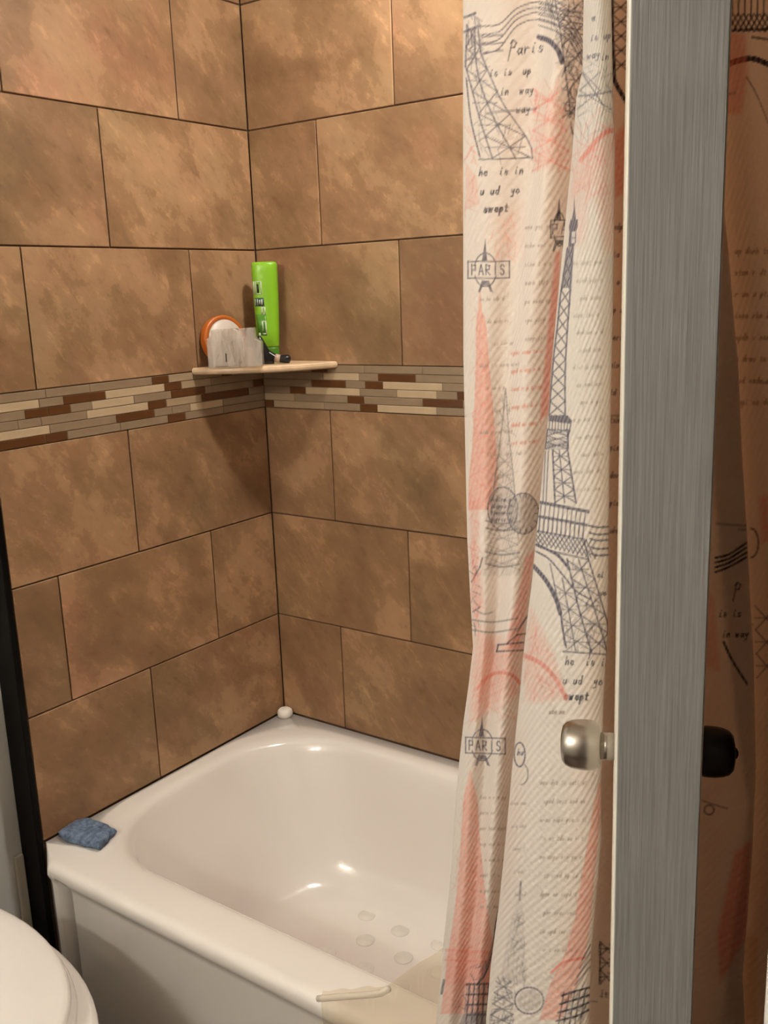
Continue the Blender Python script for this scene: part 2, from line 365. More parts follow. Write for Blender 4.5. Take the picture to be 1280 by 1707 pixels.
for wall, tab, parent in (('L', ML, wall_left), ('R', MR, wall_back)):
    bed = box_bm(-0.0034, -0.0008, -0.712, -0.0008, 1.1596, 1.2596) if wall == 'L' else box_bm(0.0, XR - 0.002, 0.0008, 0.0034, 1.1596, 1.2596)
    bm_obj('mosaic_bed', bed, M['mos_grout'], parent)
    for k, row in enumerate(tab):
        z = 1.2596 - RH * (k + 0.5)
        for a, b, c in row:
            a, b = min(a, b), max(a, b)
            place('mosaic_tile', slab(b - a - 0.0016, RH - 0.0014, 0.004, 0.0006, M['mos_' + c], 'mosaic_' + c), wall, (a + b) / 2, z, parent, 0.0003 + mr_.uniform(0, 0.0006))

# black board on the end of the furred-out tile wall, cream strip, jamb
t1 = struct(bm_obj('trim_1', box_bm(-0.0585, 0.0002, YT - 0.0135, YT - 0.0015, 0.0, CEIL - 0.002, 0.002), M['black']), 'black vertical trim board at the tile edge')
t2 = struct(bm_obj('trim_2', box_bm(XP + 0.0005, XP + 0.010, YT - 0.034, YT - 0.0145, 0.0, 0.352, 0.003), M['cream_strip']), 'short cream strip beside the black trim')
jb = bm_obj('trim_3', box_bm(1.5096, 1.64, -1.432, -1.3981, 0.0, 2.05, 0.003), M['white'])
struct(jb, 'white door jamb')

# ------------------------------------------------------------------ bathtub
def rrect_polar(cx, cy, hx, hy, r, ang):
    """radius by angle of a rounded rectangle about its centre"""
    pts = []
    for sx, sy, a0 in ((1, 1, 0), (-1, 1, 90), (-1, -1, 180), (1, -1, 270)):
        for a in np.linspace(a0, a0 + 90, 60):
            pts.append((sx * (hx - r) + r * math.cos(math.radians(a)), sy * (hy - r) + r * math.sin(math.radians(a))))
    P = np.array(pts); P = np.vstack([P, P[:1]])
    dense = []
    for p, q in zip(P, P[1:]):
        n = max(2, int(np.hypot(*(q - p)) / 0.0006)); dense.append(p + (q - p) * (np.arange(n) / n)[:, None])
    D = np.vstack(dense); A = np.arctan2(D[:, 1], D[:, 0]); R = np.hypot(D[:, 0], D[:, 1]); o = np.argsort(A); A, R = A[o], R[o]
    A = np.concatenate([A - 2 * np.pi, A, A + 2 * np.pi]); R = np.tile(R, 3)
    rr = np.interp(ang, A, R)
    return np.stack([cx + rr * np.cos(ang), cy + rr * np.sin(ang)], 1)
TX0, TX1, TY0, TY1, TZ = 0.0015, 1.520, -0.757, -0.0015, 0.385
CX, CY = 0.76, -0.36
outer_poly = [(TX0, TY1), (TX0, -0.7085), (0.070, TY0), (TX1, TY0), (TX1, TY1)]
def outer_at(ang, inset=0.0, groove=0.0):
    out = []
    for a in ang:
        d = np.array([math.cos(a), math.sin(a)]); best = 9
        for p, q in zip(outer_poly, outer_poly[1:] + outer_poly[:1]):
            p = np.array(p) - (CX, CY); q = np.array(q) - (CX, CY); e = q - p
            den = d[0] * e[1] - d[1] * e[0]
            if abs(den) < 1e-9: continue
            t = (p[0] * e[1] - p[1] * e[0]) / den; s = (p[0] * d[1] - p[1] * d[0]) / den
            if t > 0 and -1e-6 <= s <= 1 + 1e-6: best = min(best, t)
        x, y = CX + d[0] * best, CY + d[1] * best
        if abs(y - TY0) < 1e-3 and x > 0.069:                      # the apron side only
            y += inset
            y += groove * float(np.interp(x, [0.0855, 0.0885, 0.098, 0.128], [0.0, 1.0, 0.85, 0.0]))
        elif x < 0.0705 and y < -0.705: y += inset * max(0.0, x) / 0.07
        out.append((x, y))
    return np.array(out)
ang = list(np.linspace(-math.pi, math.pi, 300, endpoint=False))
ang += [math.atan2(y - CY, x - CX) for x, y in outer_poly]
ang += [math.atan2(TY0 - CY, x - CX) for x in list(np.linspace(0.08, 0.14, 25)) + [0.0855, 0.0870, 0.0885]]
ang = np.array(sorted(set(np.round(ang, 6))))
rings = []
def ring(P, z): rings.append([(p[0], p[1], z) for p in P])
ring(outer_at(ang, 0.010, 0.050), 0.0)
ring(outer_at(ang, 0.010, 0.050), 0.20)
ring(outer_at(ang, 0.009, 0.048), 0.340)
ring(outer_at(ang, 0.007, 0.030), 0.350)
ring(outer_at(ang, 0.003, 0.003), 0.356)
ring(outer_at(ang, 0.0005), 0.364)
ring(outer_at(ang, 0.0015), 0.373)
ring(outer_at(ang, 0.006), 0.3805)
ring(outer_at(ang, 0.013), 0.3842)
ring(outer_at(ang, 0.022), 0.385)
bx, by, hx, hy = 0.7605, -0.359, 0.7225, 0.309
def basin(ins_l, ins_r, ins_b, ins_f, r):
    x0, x1 = bx - hx + ins_l, bx + hx - ins_r; y0, y1 = by - hy + ins_f, by + hy - ins_b
    return rrect_polar((x0 + x1) / 2, (y0 + y1) / 2, (x1 - x0) / 2, (y1 - y0) / 2, r, ang)
ring(basin(-.030, -.02, -.012, -.030, .205), 0.3850)
ring(basin(-.010, -.01, -.008, -.012, .205), 0.38495)
ring(basin(.000, .000, .000, .000, .205), 0.3842)
ring(basin(.007, .007, .006, .007, .205), 0.3820)
ring(basin(.013, .012, .011, .012, .205), 0.3780)
ring(basin(.018, .016, .015, .016, .205), 0.3715)
ring(basin(.025, .021, .021, .020, .205), 0.3560)
ring(basin(.058, .034, .036, .033, .205), 0.2700)
ring(basin(.095, .048, .052, .047, .20), 0.1900)
ring(basin(.130, .060, .066, .060, .19), 0.1300)
ring(basin(.158, .078, .086, .080, .175), 0.0950)
ring(basin(.190, .100, .112, .104, .155), 0.0780)
ring(basin(.225, .130, .145, .135, .13), 0.0720)
V, Fc = loft(rings, True, False)
tub = empty('bathtub', (0.76, -0.38, 0.0))
tb = mesh_obj('tub_shell', [(v[0] - 0.76, v[1] + 0.38, v[2]) for v in V], Fc, M['tub'], tub, smooth=True)
tag(tub, 'white enamel alcove bathtub with a wide flat rim set against brown tile', 'bathtub')
# move object-space so the stain mask keeps world y: shift by mesh origin
for n_ in M['tub'].node_tree.nodes:
    if n_.type == 'MAP_RANGE' and n_.inputs[1].default_value < -0.1:
        n_.inputs[1].default_value += 0.38; n_.inputs[2].default_value += 0.38
gr = random.Random(3)
for i in range(9):
    for j in range(4):
        x = 0.40 + i * 0.092 + (j % 2) * 0.046; y = -0.205 - j * 0.070
        b = lathe_bm([(0.0, 0.0), (0.017, 0.0), (0.020, 0.0002), (0.0195, 0.0004), (0, 0.0005)], 14)
        bm_obj('grip_dot', b, M['grip'], tub, True, (x - 0.76 + gr.uniform(-.006, .006), y + 0.38 + gr.uniform(-.006, .006), 0.0722))
dr = bm_obj('drain_ring', lathe_bm([(0.0, 0.0), (0.028, 0.0), (0.030, 0.002), (0.026, 0.004), (0.018, 0.003), (0.017, 0.001), (0, 0.001)], 28), M['chrome'], tub, True, (1.26 - 0.76, -0.36 + 0.38, 0.0722))

# ------------------------------------------------------------------ corner shelf and what stands on it
SZ0, SZ1 = 1.2538, 1.2685
def shelf_ring(ins, z, r=0.225):
    pts = [(0.0012, -0.0012)]
    n = 28
    for k in range(n + 1):
        a = math.pi / 2 * k / n
        arc = Vector((r * math.sin(a), -r * math.cos(a))); ch = Vector((r * k / n, -r * (1 - k / n)))
        p = ch.lerp(arc, 0.72); q = p * (1 - ins / p.length)
        pts.append((max(q.x, 0.0012), min(q.y, -0.0012)))
    return [(x, y, z) for x, y in pts]
V, Fc = loft([shelf_ring(.006, SZ0), shelf_ring(.001, SZ0 + .003), shelf_ring(0, SZ0 + .007), shelf_ring(.001, SZ1 - .003), shelf_ring(.005, SZ1)])
shelf = mesh_obj('corner_shelf', V, Fc, M['shelfstone'])
tag(shelf, 'beige stone corner shelf above the mosaic band', 'shelf')

RT = Vector((0.813, 0.582, 0)).normalized()     # direction across the view, along the shelf
RZ = math.atan2(RT.y, RT.x)

# green bottle, standing on its narrow cap end
bot = empty('shampoo_bottle', (0.0635, -0.0435, SZ1), RZ)
def oval(hw, hd, z, n=32, p=2.6):
    o = []
    for k in range(n):
        a = 2 * math.pi * k / n; c, s = math.cos(a), math.sin(a)
        o.append((hw * math.copysign(abs(c) ** (2 / p), c), hd * math.copysign(abs(s) ** (2 / p), s), z))
    return o
V, Fc = loft([oval(.0215, .0145, .001), oval(.0225, .0155, .004), oval(.0228, .0158, .030), oval(.0222, .0150, .033)])
mesh_obj('bottle_cap', V, Fc, M['dkgreen'], bot, True)
V, Fc = loft([oval(.0225, .0152, .0335), oval(.0235, .0165, .037), oval(.0255, .0175, .075), oval(.0280, .0185, .140), oval(.0290, .0188, .200), oval(.0288, .0186, .213), oval(.0265, .0165, .2185), oval(.022, .013, .2195)])
body = mesh_obj('bottle_body', V, Fc, M['green'], bot, True)
def bottle_hw(z): return np.interp(z, [.0335, .037, .075, .14, .2, .213], [.0225, .0235, .0255, .028, .029, .0288]), np.interp(z, [.0335, .037, .075, .14, .2, .213], [.0152, .0165, .0175, .0185, .0188, .0186])
def decal(name, fx0, fx1, z0, z1, mat, off=0.0004, nx=8):
    """thin printed patch wrapped on the bottle front; fx = fraction of the half width"""
    Vv = []; Ff = []
    for j, z in enumerate((z0, (z0 + z1) / 2, z1)):
        hw, hd = bottle_hw(z)
        for i in range(nx + 1):
            fx = fx0 + (fx1 - fx0) * i / nx
            y = -hd * (max(0.0, 1 - abs(fx) ** 2.6)) ** (1 / 2.6)
            Vv.append((fx * hw, y - off, z))
    for j in range(2):
        for i in range(nx): a = j * (nx + 1) + i; Ff.append((a, a + 1, a + nx + 2, a + nx + 1))
    o = mesh_obj(name, Vv, Ff, mat, body, True)
    sm = o.modifiers.new('thick', 'SOLIDIFY'); sm.thickness = 0.0003; sm.offset = -1
    return o
decal('label_panel', -.86, -.02, .060, .106, M['dkgreen'])
decal('label_band', -.88, -.10, .124, .142, M['teal'])
for fx0, fx1, z0, z1 in ((-.93, -.80, .150, .178), (-.74, -.66, .150, .178), (-.30, -.22, .150, .178), (-.74, -.30, .150, .152), (-.74, -.30, .176, .178)): decal('label_lettering', fx0, fx1, z0, z1, M['labelwhite'], .0006, 3)
decal('label_mark', -.60, -.44, .153, .172, M['ink'], .0007, 3)
for fx0, fx1, z0, z1 in ((-.84, -.78, .126, .140), (-.66, -.60, .126, .140), (-.50, -.42, .128, .138), (-.34, -.22, .127, .139)): decal('label_lettering', fx0, fx1, z0, z1, M['labelwhite'], .0007, 3)
for fx0, fx1, z0, z1 in ((-.36, -.26, .106, .121), (-.12, -.02, .106, .121), (-.36, -.02, .1195, .122), (-.36, -.02, .1055, .108), (-.40, -.02, .062, .065), (-.12, -.02, .062, .090), (-.40, -.30, .070, .092), (-.40, -.02, .0895, .092), (-.80, -.62, .056, .066)): decal('label_lettering', fx0, fx1, z0, z1, M['labelwhite'], .0007, 3)
tag(bot, 'lime green shampoo bottle with printed label standing in the shelf corner', 'bottle')

# orange rimmed white jar standing on its rim against the wall
jar = empty('scrub_jar', (0.040, -0.145, SZ1 + 0.0535))
jr = math.radians(82)
b = lathe_bm([(0, .0), (.050, .0), (.0525, .002), (.053, .005), (.053, .020), (.0515, .022), (.0435, .022), (.0435, .010), (0, .010)], 40)
o = bm_obj('jar_lid', b, M['orange'], jar, True); o.rotation_euler = (0, jr, math.radians(-12)); o.location = (-0.0260, 0.0, 0.0)
b = lathe_bm([(0, .0105), (.0430, .0105), (.0430, .0245), (.0405, .0270), (0, .0275)], 40)
o = bm_obj('jar_base', b, M['jarwhite'], jar, True); o.rotation_euler = (0, jr, math.radians(-12)); o.location = (-0.0260, 0.0, 0.0)
tag(jar, 'round white jar with orange rim propped on edge against the tile', 'jar')

# clear clamshell package
pk = empty('blister_package', (0.0905, -0.1785, SZ1), RZ)
prof = [(-.058, 0), (.056, 0), (.0575, .002), (.0575, .049), (.055, .053), (.047, .058), (.045, .062), (.0445, .079), (.042, .081), (.014, .080), (.010, .076), (.004, .080), (-.044, .079), (-.047, .077), (-.048, .067), (-.054, .062), (-.058, .060)]
rr = []
for y, s in ((-.017, .965), (-.0155, 1.0), (.0155, 1.0), (.017, .965)):
    rr.append([(x * s, y, .001 + max(0, z) * (s if z > 0 else 1)) for x, z in prof])
V, Fc = loft(rr)
mesh_obj('package_shell', V, Fc, M['blister'], pk)
bm_obj('package_card', box_bm(-.050, .012, .004, .0055, .003, .056), M['jarwhite'], pk)
bm_obj('package_mark', box_bm(-.0195, -.0170, -.0182, -.0172, .012, .030), M['ink'], pk)
bm_obj('package_insert', box_bm(.004, .040, -.006, .003, .008, .040, .003), M['rubberpink'], pk)
bm_obj('package_ridge', box_bm(-.006, -.001, -.0190, -.0172, .006, .056, .0008), M['blister'], pk)
bm_obj('package_ridge', box_bm(.018, .022, -.0190, -.0172, .020, .060, .0008), M['blister'], pk)
tag(pk, 'clear crinkled plastic package on the corner shelf', 'package')

# black razor lying on the shelf
rz = empty('razor', (0.106, -0.097, SZ1), RZ); rz.scale = (1.12, 1.12, 1.12)
def tube(name, pts, rad, mat, parent, n=12):
    rr = []
    P = [Vector(p) for p in pts]
    for i, p in enumerate(P):
        d = (P[min(i + 1, len(P) - 1)] - P[max(i - 1, 0)]).normalized()
        up = Vector((0, 1, 0)) if abs(d.y) < 0.9 else Vector((1, 0, 0))
        a = d.cross(up).normalized(); b = d.cross(a).normalized(); r = rad[i]
        rr.append([p + a * r * math.cos(2 * math.pi * k / n) + b * r * math.sin(2 * math.pi * k / n) for k in range(n)])
    V, Fc = loft(rr)
    o = mesh_obj(name, V, Fc, mat, parent, True); 
    bm = bmesh.new(); bm.from_mesh(o.data); bmesh.ops.recalc_face_normals(bm, faces=bm.faces); bm.to_mesh(o.data); bm.free()
    return o
tube('razor_handle', [(-.004, 0, .026), (.004, 0, .018), (.014, 0, .0115), (.026, 0, .0090), (.036, 0, .0088), (.043, 0, .0085), (.0455, 0, .0085)], [.0060, .0075, .0075, .0072, .0082, .0076, .003], M['blackplastic'], rz)
tube('razor_grip', [(.0145, 0, .0117), (.019, 0, .0104), (.0245, 0, .0093)], [.0081, .0082, .0079], M['rubberpink'], rz)
V, Fc = loft([oval(.0150, .010, .0005, 20), oval(.0158, .011, .006, 20), oval(.0130, .011, .022, 20), oval(.0085, .010, .040, 20), oval(.0045, .008, .052, 20), oval(.002, .004, .055, 20)])
o = mesh_obj('razor_head', [(x - .0020 - z * .22, y, z) for x, y, z in V], Fc, M['blackplastic'], rz, True)
tag(rz, 'black razor with a pale grip band beside the green bottle', 'razor')

# ------------------------------------------------------------------ on the tub rim
V, Fc = loft([oval(.0145, .0145, 0.0, 28, 2), oval(.0165, .0165, .003, 28, 2), oval(.0172, .0172, .009, 28, 2), oval(.0160, .0160, .015, 28, 2), oval(.0125, .0125, .019, 28, 2), oval(.006, .006, .0207, 28, 2)])
sp_ = mesh_obj('tub_stopper', V, Fc, M['soapwhite'], None, True); sp_.location = (0.0212, -0.0212, TZ + 0.0003); sp_.scale = (1.13, 1.13, 1.05)
tag(sp_, 'small round white stopper in the back corner of the tub rim', 'stopper')

# sponge: worn flat slab with torn edges
spo = np.array([(.0095, -.685), (.040, -.690), (.075, -.683), (.1196, -.673), (.113, -.650), (.1012, -.6160), (.070, -.612), (.045, -.618), (.012, -.6200), (.004, -.650)])
cxy = spo.mean(0)
srnd = random.Random(8)
def sponge_ring(sc_, z, jit):
    n = len(spo); o = []
    for k in range(n * 4):
        i = k // 4; t = (k % 4) / 4
        p = spo[i] * (1 - t) + spo[(i + 1) % n] * t
        q = cxy + (p - cxy) * (sc_ + srnd.uniform(-jit, jit)); o.append((q[0] - cxy[0], q[1] - cxy[1], z + srnd.uniform(-jit, jit) * .02))
    return o
V, Fc = loft([sponge_ring(.93, .001, .02), sponge_ring(.98, .003, .05), sponge_ring(1.0, .008, .06), sponge_ring(.97, .0125, .055), sponge_ring(.91, .0152, .05), sponge_ring(.72, .0160, .05), sponge_ring(.45, .0150, .06), sponge_ring(.18, .0165, .05)])
sg = mesh_obj('sponge', [(x, y, z + (0.004 * math.sin(x * 70) * math.sin(y * 90 + 1) if z > 0.006 else 0)) for x, y, z in V], Fc, M['sponge'], None, True)
sg.location = (cxy[0], cxy[1], TZ + 0.0005)
tag(sg, 'worn blue sponge lying on the front corner of the tub rim', 'sponge')

# ------------------------------------------------------------------ toilet
TC = Vector((0.20, -1.09)); LZ = 0.42
toi = empty('toilet', (TC.x, TC.y, 0.0))
def ell(a, b, z, cx=0.0, cut=-0.16, n=56, cy=0.0):
    o = []
    for k in range(n):
        t = 2 * math.pi * k / n; o.append((max(cx + a * math.cos(t), cut), cy + b * math.sin(t), z))
    return o
V, Fc = loft([ell(.302, .177, LZ - .016), ell(.308, .183, LZ - .013), ell(.310, .185, LZ - .008), ell(.308, .183, LZ - .003), ell(.304, .179, LZ - .0008), ell(.297, .172, LZ + .0002), ell(.27, .155, LZ + .0012), ell(.21, .12, LZ + .0022), ell(.12, .07, LZ + .0028), ell(.04, .025, LZ + .003)])
mesh_obj('lid', V, Fc, M['porcelain'], toi, True)
V, Fc = loft([ell(.308, .183, LZ - .034), ell(.316, .191, LZ - .031), ell(.318, .192, LZ - .025), ell(.314, .188, LZ - .0175)])
mesh_obj('seat', V, Fc, M['porcelain'], toi, True)
br = [(.10, .09, 0.0, .02), (.17, .105, .0, .03), (.175, .108, .02, .03), (.165, .098, .06, .03), (.165, .095, .12, .04), (.20, .110, .19, .05), (.255, .145, .26, .05), (.305, .178, .32, .04), (.330, .196, .355, .03), (.336, .201, .372, .025), (.334, .199, .381, .025), (.325, .19, .3845, .025)]
V, Fc = loft([ell(a, b, z, c, cut=-.17) for a, b, z, c in br])
mesh_obj('bowl', V, Fc, M['porcelain'], toi, True)
bm_obj('tank', box_bm(-.258, -.172, -.22, .183, .385, .76, .012, 3), M['porcelain'], toi, False)
bm_obj('tank_lid', box_bm(-.259, -.166, -.23, .188, .761, .795, .008, 3), M['porcelain'], toi, False)
o = bm_obj('flush_lever', box_bm(-.1715, -.160, .09, .15, .70, .715, .003), M['chrome'], toi)
tag(toi, 'white porcelain toilet with a closed lid beside the tub', 'toilet')

# ------------------------------------------------------------------ door with its two knobs
A = Vector((1.4252, -1.3385, 0)); Bv = Vector((1.2229, -0.8433, 0))
dd = (Bv - A).normalized(); nn = Vector((dd.y, -dd.x, 0))      # nn points to the dark side
TH = 0.0346; DW = (Bv - A).length
door = empty('door_1', A)
door.rotation_euler = (0, 0, math.atan2(dd.y, dd.x))           # local x along the door, local -y to the dark side
struct(door, 'door seen on its grey brushed edge with pale faces')
bm = box_bm(0.0003, DW, -TH, 0.0, 0.008, 2.03, 0.0010, 2)
me_o = bm_obj('door_panel', bm, M['doorface'], door)
b = box_bm(-0.0004, 0.0016, -TH + 0.0004, -0.0009, 0.0085, 2.0295, 0.0004, 1)
bm_obj('door_edge', b, M['dooredge'], door)
kz = 1.1570
def knob(side, mat, kx, kz, tip):
    prof = [(0, 0), (.0080, 0), (.0080, .0105), (.0098, .0110), (.0120, .0120), (.0135, .0145), (.0139, .0190), (.0134, .0245), (.0120, .0280), (.0095, .0300), (.005, .0308), (0, .0310)]
    stem = lathe_bm([(0, 0), (.0076, 0), (.0076, .0080), (0, .0080)], 28)
    head = lathe_bm([(0, .0075), (.0100, .0075), (.0122, .0083), (.0136, .0108), (.0141, .0150), (.0140, .0190), (.0134, .0235), (.0121, .0268), (.0098, .0288), (.006, .0296), (0, .0298)], 40)
    k = bm_obj('door_knob', head, mat, door, True)
    k.location = (kx, 0.0002 if side > 0 else -TH - 0.0002, kz)
    k.rotation_euler = (-math.pi / 2 if side > 0 else math.pi / 2, 0, 0)
    s = bm_obj('knob_stem', stem, mat, k, True)
    if tip: bm_obj('knob_button', lathe_bm([(0, .0296), (.0036, .0297), (.0026, .0310), (.001, .0317), (0, .0318)], 16), mat, k, True)
    return k
knob(1, M['nickel'], 0.137, kz, False)
knob(-1, M['bronze'], 0.142, kz - 0.0012, True)

# ------------------------------------------------------------------ curtain rod, rings
rod = empty('curtain_rod', (0.76, -0.80, 1.93))
bm = lathe_bm([(0.0, 0), (0.0125, 0), (0.0125, XR - 0.006), (0, XR - 0.006)], 20)
o = bm_obj('rod_tube', bm, M['rodmetal'], rod, True); o.rotation_euler = (0, math.pi / 2, 0); o.location = (-0.76 + 0.003, 0, 0)
for xx, sg_ in ((-0.757, 1), (XR - 0.76 - 0.003, -1)):
    o = bm_obj('rod_flange', lathe_bm([(0, 0), (.027, 0), (.027, .006), (.016, .012), (0, .012)], 24), M['rodmetal'], rod, True)
    o.rotation_euler = (0, sg_ * math.pi / 2, 0); o.location = (xx, 0, 0)
tag(rod, 'metal curtain rod spanning the tub above the printed curtain', 'rod')

# ------------------------------------------------------------------ shower curtain
def C(pts):
    a = np.array(pts, float); return lambda py: np.interp(py, a[:, 0], a[:, 1])
xL = C([(0, 775), (600, 774), (900, 780), (1080, 789), (1140, 782), (1206, 773), (1273, 766), (1326, 761), (1432, 754), (1484, 750), (1581, 739), (1636, 735), (1707, 727)])
rdg = C([(0, 900), (130, 893), (230, 884), (330, 877), (400, 866), (590, 846), (800, 840), (1000, 832), (1200, 815), (1500, 795), (1707, 770)])
f3L = C([(0, 973), (117, 971), (164, 961), (258, 954), (350, 945), (474, 933), (591, 922), (696, 915), (760, 908), (837, 901), (905, 894), (971, 888), (1037, 880), (1111, 872), (1158, 868), (1206, 863), (1286, 855), (1366, 848), (1437, 841), (1505, 834), (1611, 820), (1707, 812)])
f3R = C([(0, 1019), (164, 1022), (235, 1025), (380, 1024), (544, 1021), (661, 1018), (778, 1016), (924, 1014), (1053, 1012), (1158, 1006), (1299, 1001), (1405, 1001), (1505, 992), (1590, 984), (1653, 982), (1707, 980)])
b0 = C([(0, 1150), (700, 1165), (893, 1182), (1024, 1195), (1118, 1206), (1224, 1222), (1320, 1213), (1420, 1199), (1634, 1171), (1707, 1160)])
b1 = C([(0, 1192), (361, 1208), (443, 1216), (500, 1220), (600, 1229), (760, 1236), (900, 1245), (1000, 1250), (1100, 1256), (1278, 1260), (1420, 1254), (1627, 1237), (1707, 1240)])
mixf = lambda a, b, t: (lambda py: a(py) * (1 - t) + b(py) * t)
off = lambda a, d: (lambda py: a(py) + d)
const = lambda c: (lambda py: np.full_like(np.asarray(py, float), c))
CT = [ # (column function, depth y, samples to the next control)
    (off(xL, 2), -.790, 8), (xL, -.801, 46), (mixf(xL, rdg, .45), -.8165, 58), (rdg, -.8020, 34), (mixf(rdg, f3L, .42), -.8260, 50),
    (off(f3L, 5), -.800, 10), (off(f3L, 30), -.782, 10), (off(f3L, 34), -.805, 12), (off(f3L, 6), -.830, 10), (f3L, -.846, 40),
    (mixf(f3L, f3R, .26), -.8680, 62), (mixf(f3L, f3R, .72), -.8660, 44), (f3R, -.843, 10), (off(f3R, -10), -.820, 10), (off(f3R, -6), -.800, 18),
    (off(f3R, 28), -.789, 12), (const(1100), -.797, 10), (off(b0, -40), -.806, 20), (b0, -.808, 24), (off(b1, -7), -.805, 8), (b1, -.799, 5),
    (off(b1, -6), -.792, 8), (off(b0, 6), -.787, 5), (b0, -.781, 5), (off(b0, 6), -.775, 24), (b1, -.777, 20), (off(b1, 45), -.789, 30), (off(b1, 95), -.786, 8)]
ZV = np.concatenate([np.arange(0.10, 0.44, 0.012), np.arange(0.44, 1.70, 0.00125), np.arange(1.70, 1.8801, 0.012)])
PY = np.arange(0, 1708, 4.0)
KX = []; KY = []
for fn, y, n in CT:
    px = fn(PY)
    dirs = np.stack([(px - W / 2) / F, (PY - H / 2) / F, np.ones_like(PY)], 1) @ ROT
    t = (y - CAM[1]) / dirs[:, 1]; X = CAM[0] + t * dirs[:, 0]; Zz = CAM[2] + t * dirs[:, 2]
    o = np.argsort(Zz); KX.append(np.interp(ZV, Zz[o], X[o])); KY.append(np.full_like(ZV, y))
# beyond the frame: a few more folds up to the far end
for i, (x, y) in enumerate([(1.385, -.785), (1.41, -.825), (1.44, -.79), (1.465, -.82), (1.49, -.795), (1.505, -.80)]):
    KX.append(np.maximum(x, KX[27] + .012 * (i + 1)) if i < 2 else np.full_like(ZV, x)); KY.append(np.full_like(ZV, y))
NS = [c[2] for c in CT] + [8, 8, 8, 8, 8]
KX = np.array(KX); KY = np.array(KY)
# gather towards the rod at the top, a hint of sway with height
sway = 0.0025 * np.sin(ZV * 5.1)
cols_x = []; cols_y = []; seg_of = []
K = len(KX)
for k in range(K - 1):
    n = NS[k]
    i0, i1, i2, i3 = max(k - 1, 0), k, k + 1, min(k + 2, K - 1)
    for s in range(n):
        t = s / n
        w0 = -.5 * t**3 + t**2 - .5 * t; w1 = 1.5 * t**3 - 2.5 * t**2 + 1; w2 = -1.5 * t**3 + 2 * t**2 + .5 * t; w3 = .5 * t**3 - .5 * t**2
        cols_x.append(w0 * KX[i0] + w1 * KX[i1] + w2 * KX[i2] + w3 * KX[i3]); cols_y.append(w0 * KY[i0] + w1 * KY[i1] + w2 * KY[i2] + w3 * KY[i3]); seg_of.append(k)
cols_x.append(KX[-1]); cols_y.append(KY[-1]); seg_of.append(K - 2)
GX = np.array(cols_x); GY = np.array(cols_y) + 0.0; SEG = np.array(seg_of)
nc, nr = GX.shape
GZ = np.tile(ZV, (nc, 1))
mid = nr // 2
arc = np.concatenate([[0], np.cumsum(np.hypot(np.diff(GX[:, mid]), np.diff(GY[:, mid])))])
P3 = np.stack([GX, GY, GZ], 2)
PXv, PYv = proj(P3)

# --- the print, painted on the cloth grid
rs = np.random.RandomState(4)
BASE = np.array(s2l(249, 245, 238))
PR = np.tile(BASE, (nc, nr, 1))
INK = np.array(s2l(62, 60, 72)); INK2 = np.array(s2l(110, 106, 122)); PINK = np.array(s2l(250, 172, 150)); PINK2 = np.array(s2l(240, 138, 118))
FAINT = np.array(s2l(176, 160, 146)); GREY = np.array(s2l(160, 155, 152)); ROSE = np.array(s2l(236, 176, 156))
REG = {'a': (0, 5), 'b': (8, 12), 'c': (14, 16), 'd': (16, 17), 'e': (18, 20), 'f': (24, 32)}
RI = {}
for k, (s0, s1) in REG.items():
    ii = np.where((SEG >= s0) & (SEG <= s1))[0]; RI[k] = (ii[0], ii[-1] + 1)
def blend(reg, cov, sl, col):
    i0, i1 = RI[reg]
    sub = PR[i0:i1][sl]; PR[i0:i1][sl] = sub * (1 - cov[..., None]) + col * cov[..., None]
def window(reg, x0, x1, y0, y1):
    i0, i1 = RI[reg]; px = PXv[i0:i1]; py = PYv[i0:i1]
    m_ = (px > x0) & (px < x1) & (py > y0) & (py < y1)
    if not m_.any(): return None
    a = np.where(m_.any(1))[0]; b = np.where(m_.any(0))[0]
    sl = (slice(a[0], a[-1] + 1), slice(b[0], b[-1] + 1)); return sl, px[sl], py[sl]
def stroke(reg, pts, w, col, alpha=0.9):
    pts = np.asarray(pts, float)
    for p, q in zip(pts, pts[1:]):
        pad = w + 2
        r = window(reg, min(p[0], q[0]) - pad, max(p[0], q[0]) + pad, min(p[1], q[1]) - pad, max(p[1], q[1]) + pad)
        if r is None: continue
        sl, px, py = r
        e = q - p; l2 = e @ e + 1e-9
        t = np.clip(((px - p[0]) * e[0] + (py - p[1]) * e[1]) / l2, 0, 1)
        dist = np.hypot(px - p[0] - t * e[0], py - p[1] - t * e[1])
        blend(reg, np.clip((w / 2 + .9 - dist) / 1.6, 0, 1) * alpha, sl, col)
def fill(reg, poly, col, alpha, tex=0.35, soft=2.0):
    poly = np.asarray(poly, float)
    r = window(reg, poly[:, 0].min() - 4, poly[:, 0].max() + 4, poly[:, 1].min() - 4, poly[:, 1].max() + 4)
    if r is None: return
    sl, px, py = r
    ins = np.zeros(px.shape, bool); dm = np.full(px.shape, 1e9)
    n = len(poly)
    for k in range(n):
        p, q = poly[k], poly[(k + 1) % n]
        c = ((p[1] > py) != (q[1] > py))
        with np.errstate(divide='ignore', invalid='ignore'):
            xi = (q[0] - p[0]) * (py - p[1]) / (q[1] - p[1] + 1e-12) + p[0]
        ins ^= c & (px < xi)
        e = q - p; t = np.clip(((px - p[0]) * e[0] + (py - p[1]) * e[1]) / (e @ e + 1e-9), 0, 1)
        dm = np.minimum(dm, np.hypot(px - p[0] - t * e[0], py - p[1] - t * e[1]))
    sd = np.where(ins, dm, -dm)
    tx = 1 - tex * (0.5 + 0.5 * np.sin(px * .55 + py * .35) * np.sin(py * .21 - px * .3))
    blend(reg, np.clip(sd / soft + .5, 0, 1) * alpha * tx, sl, col)
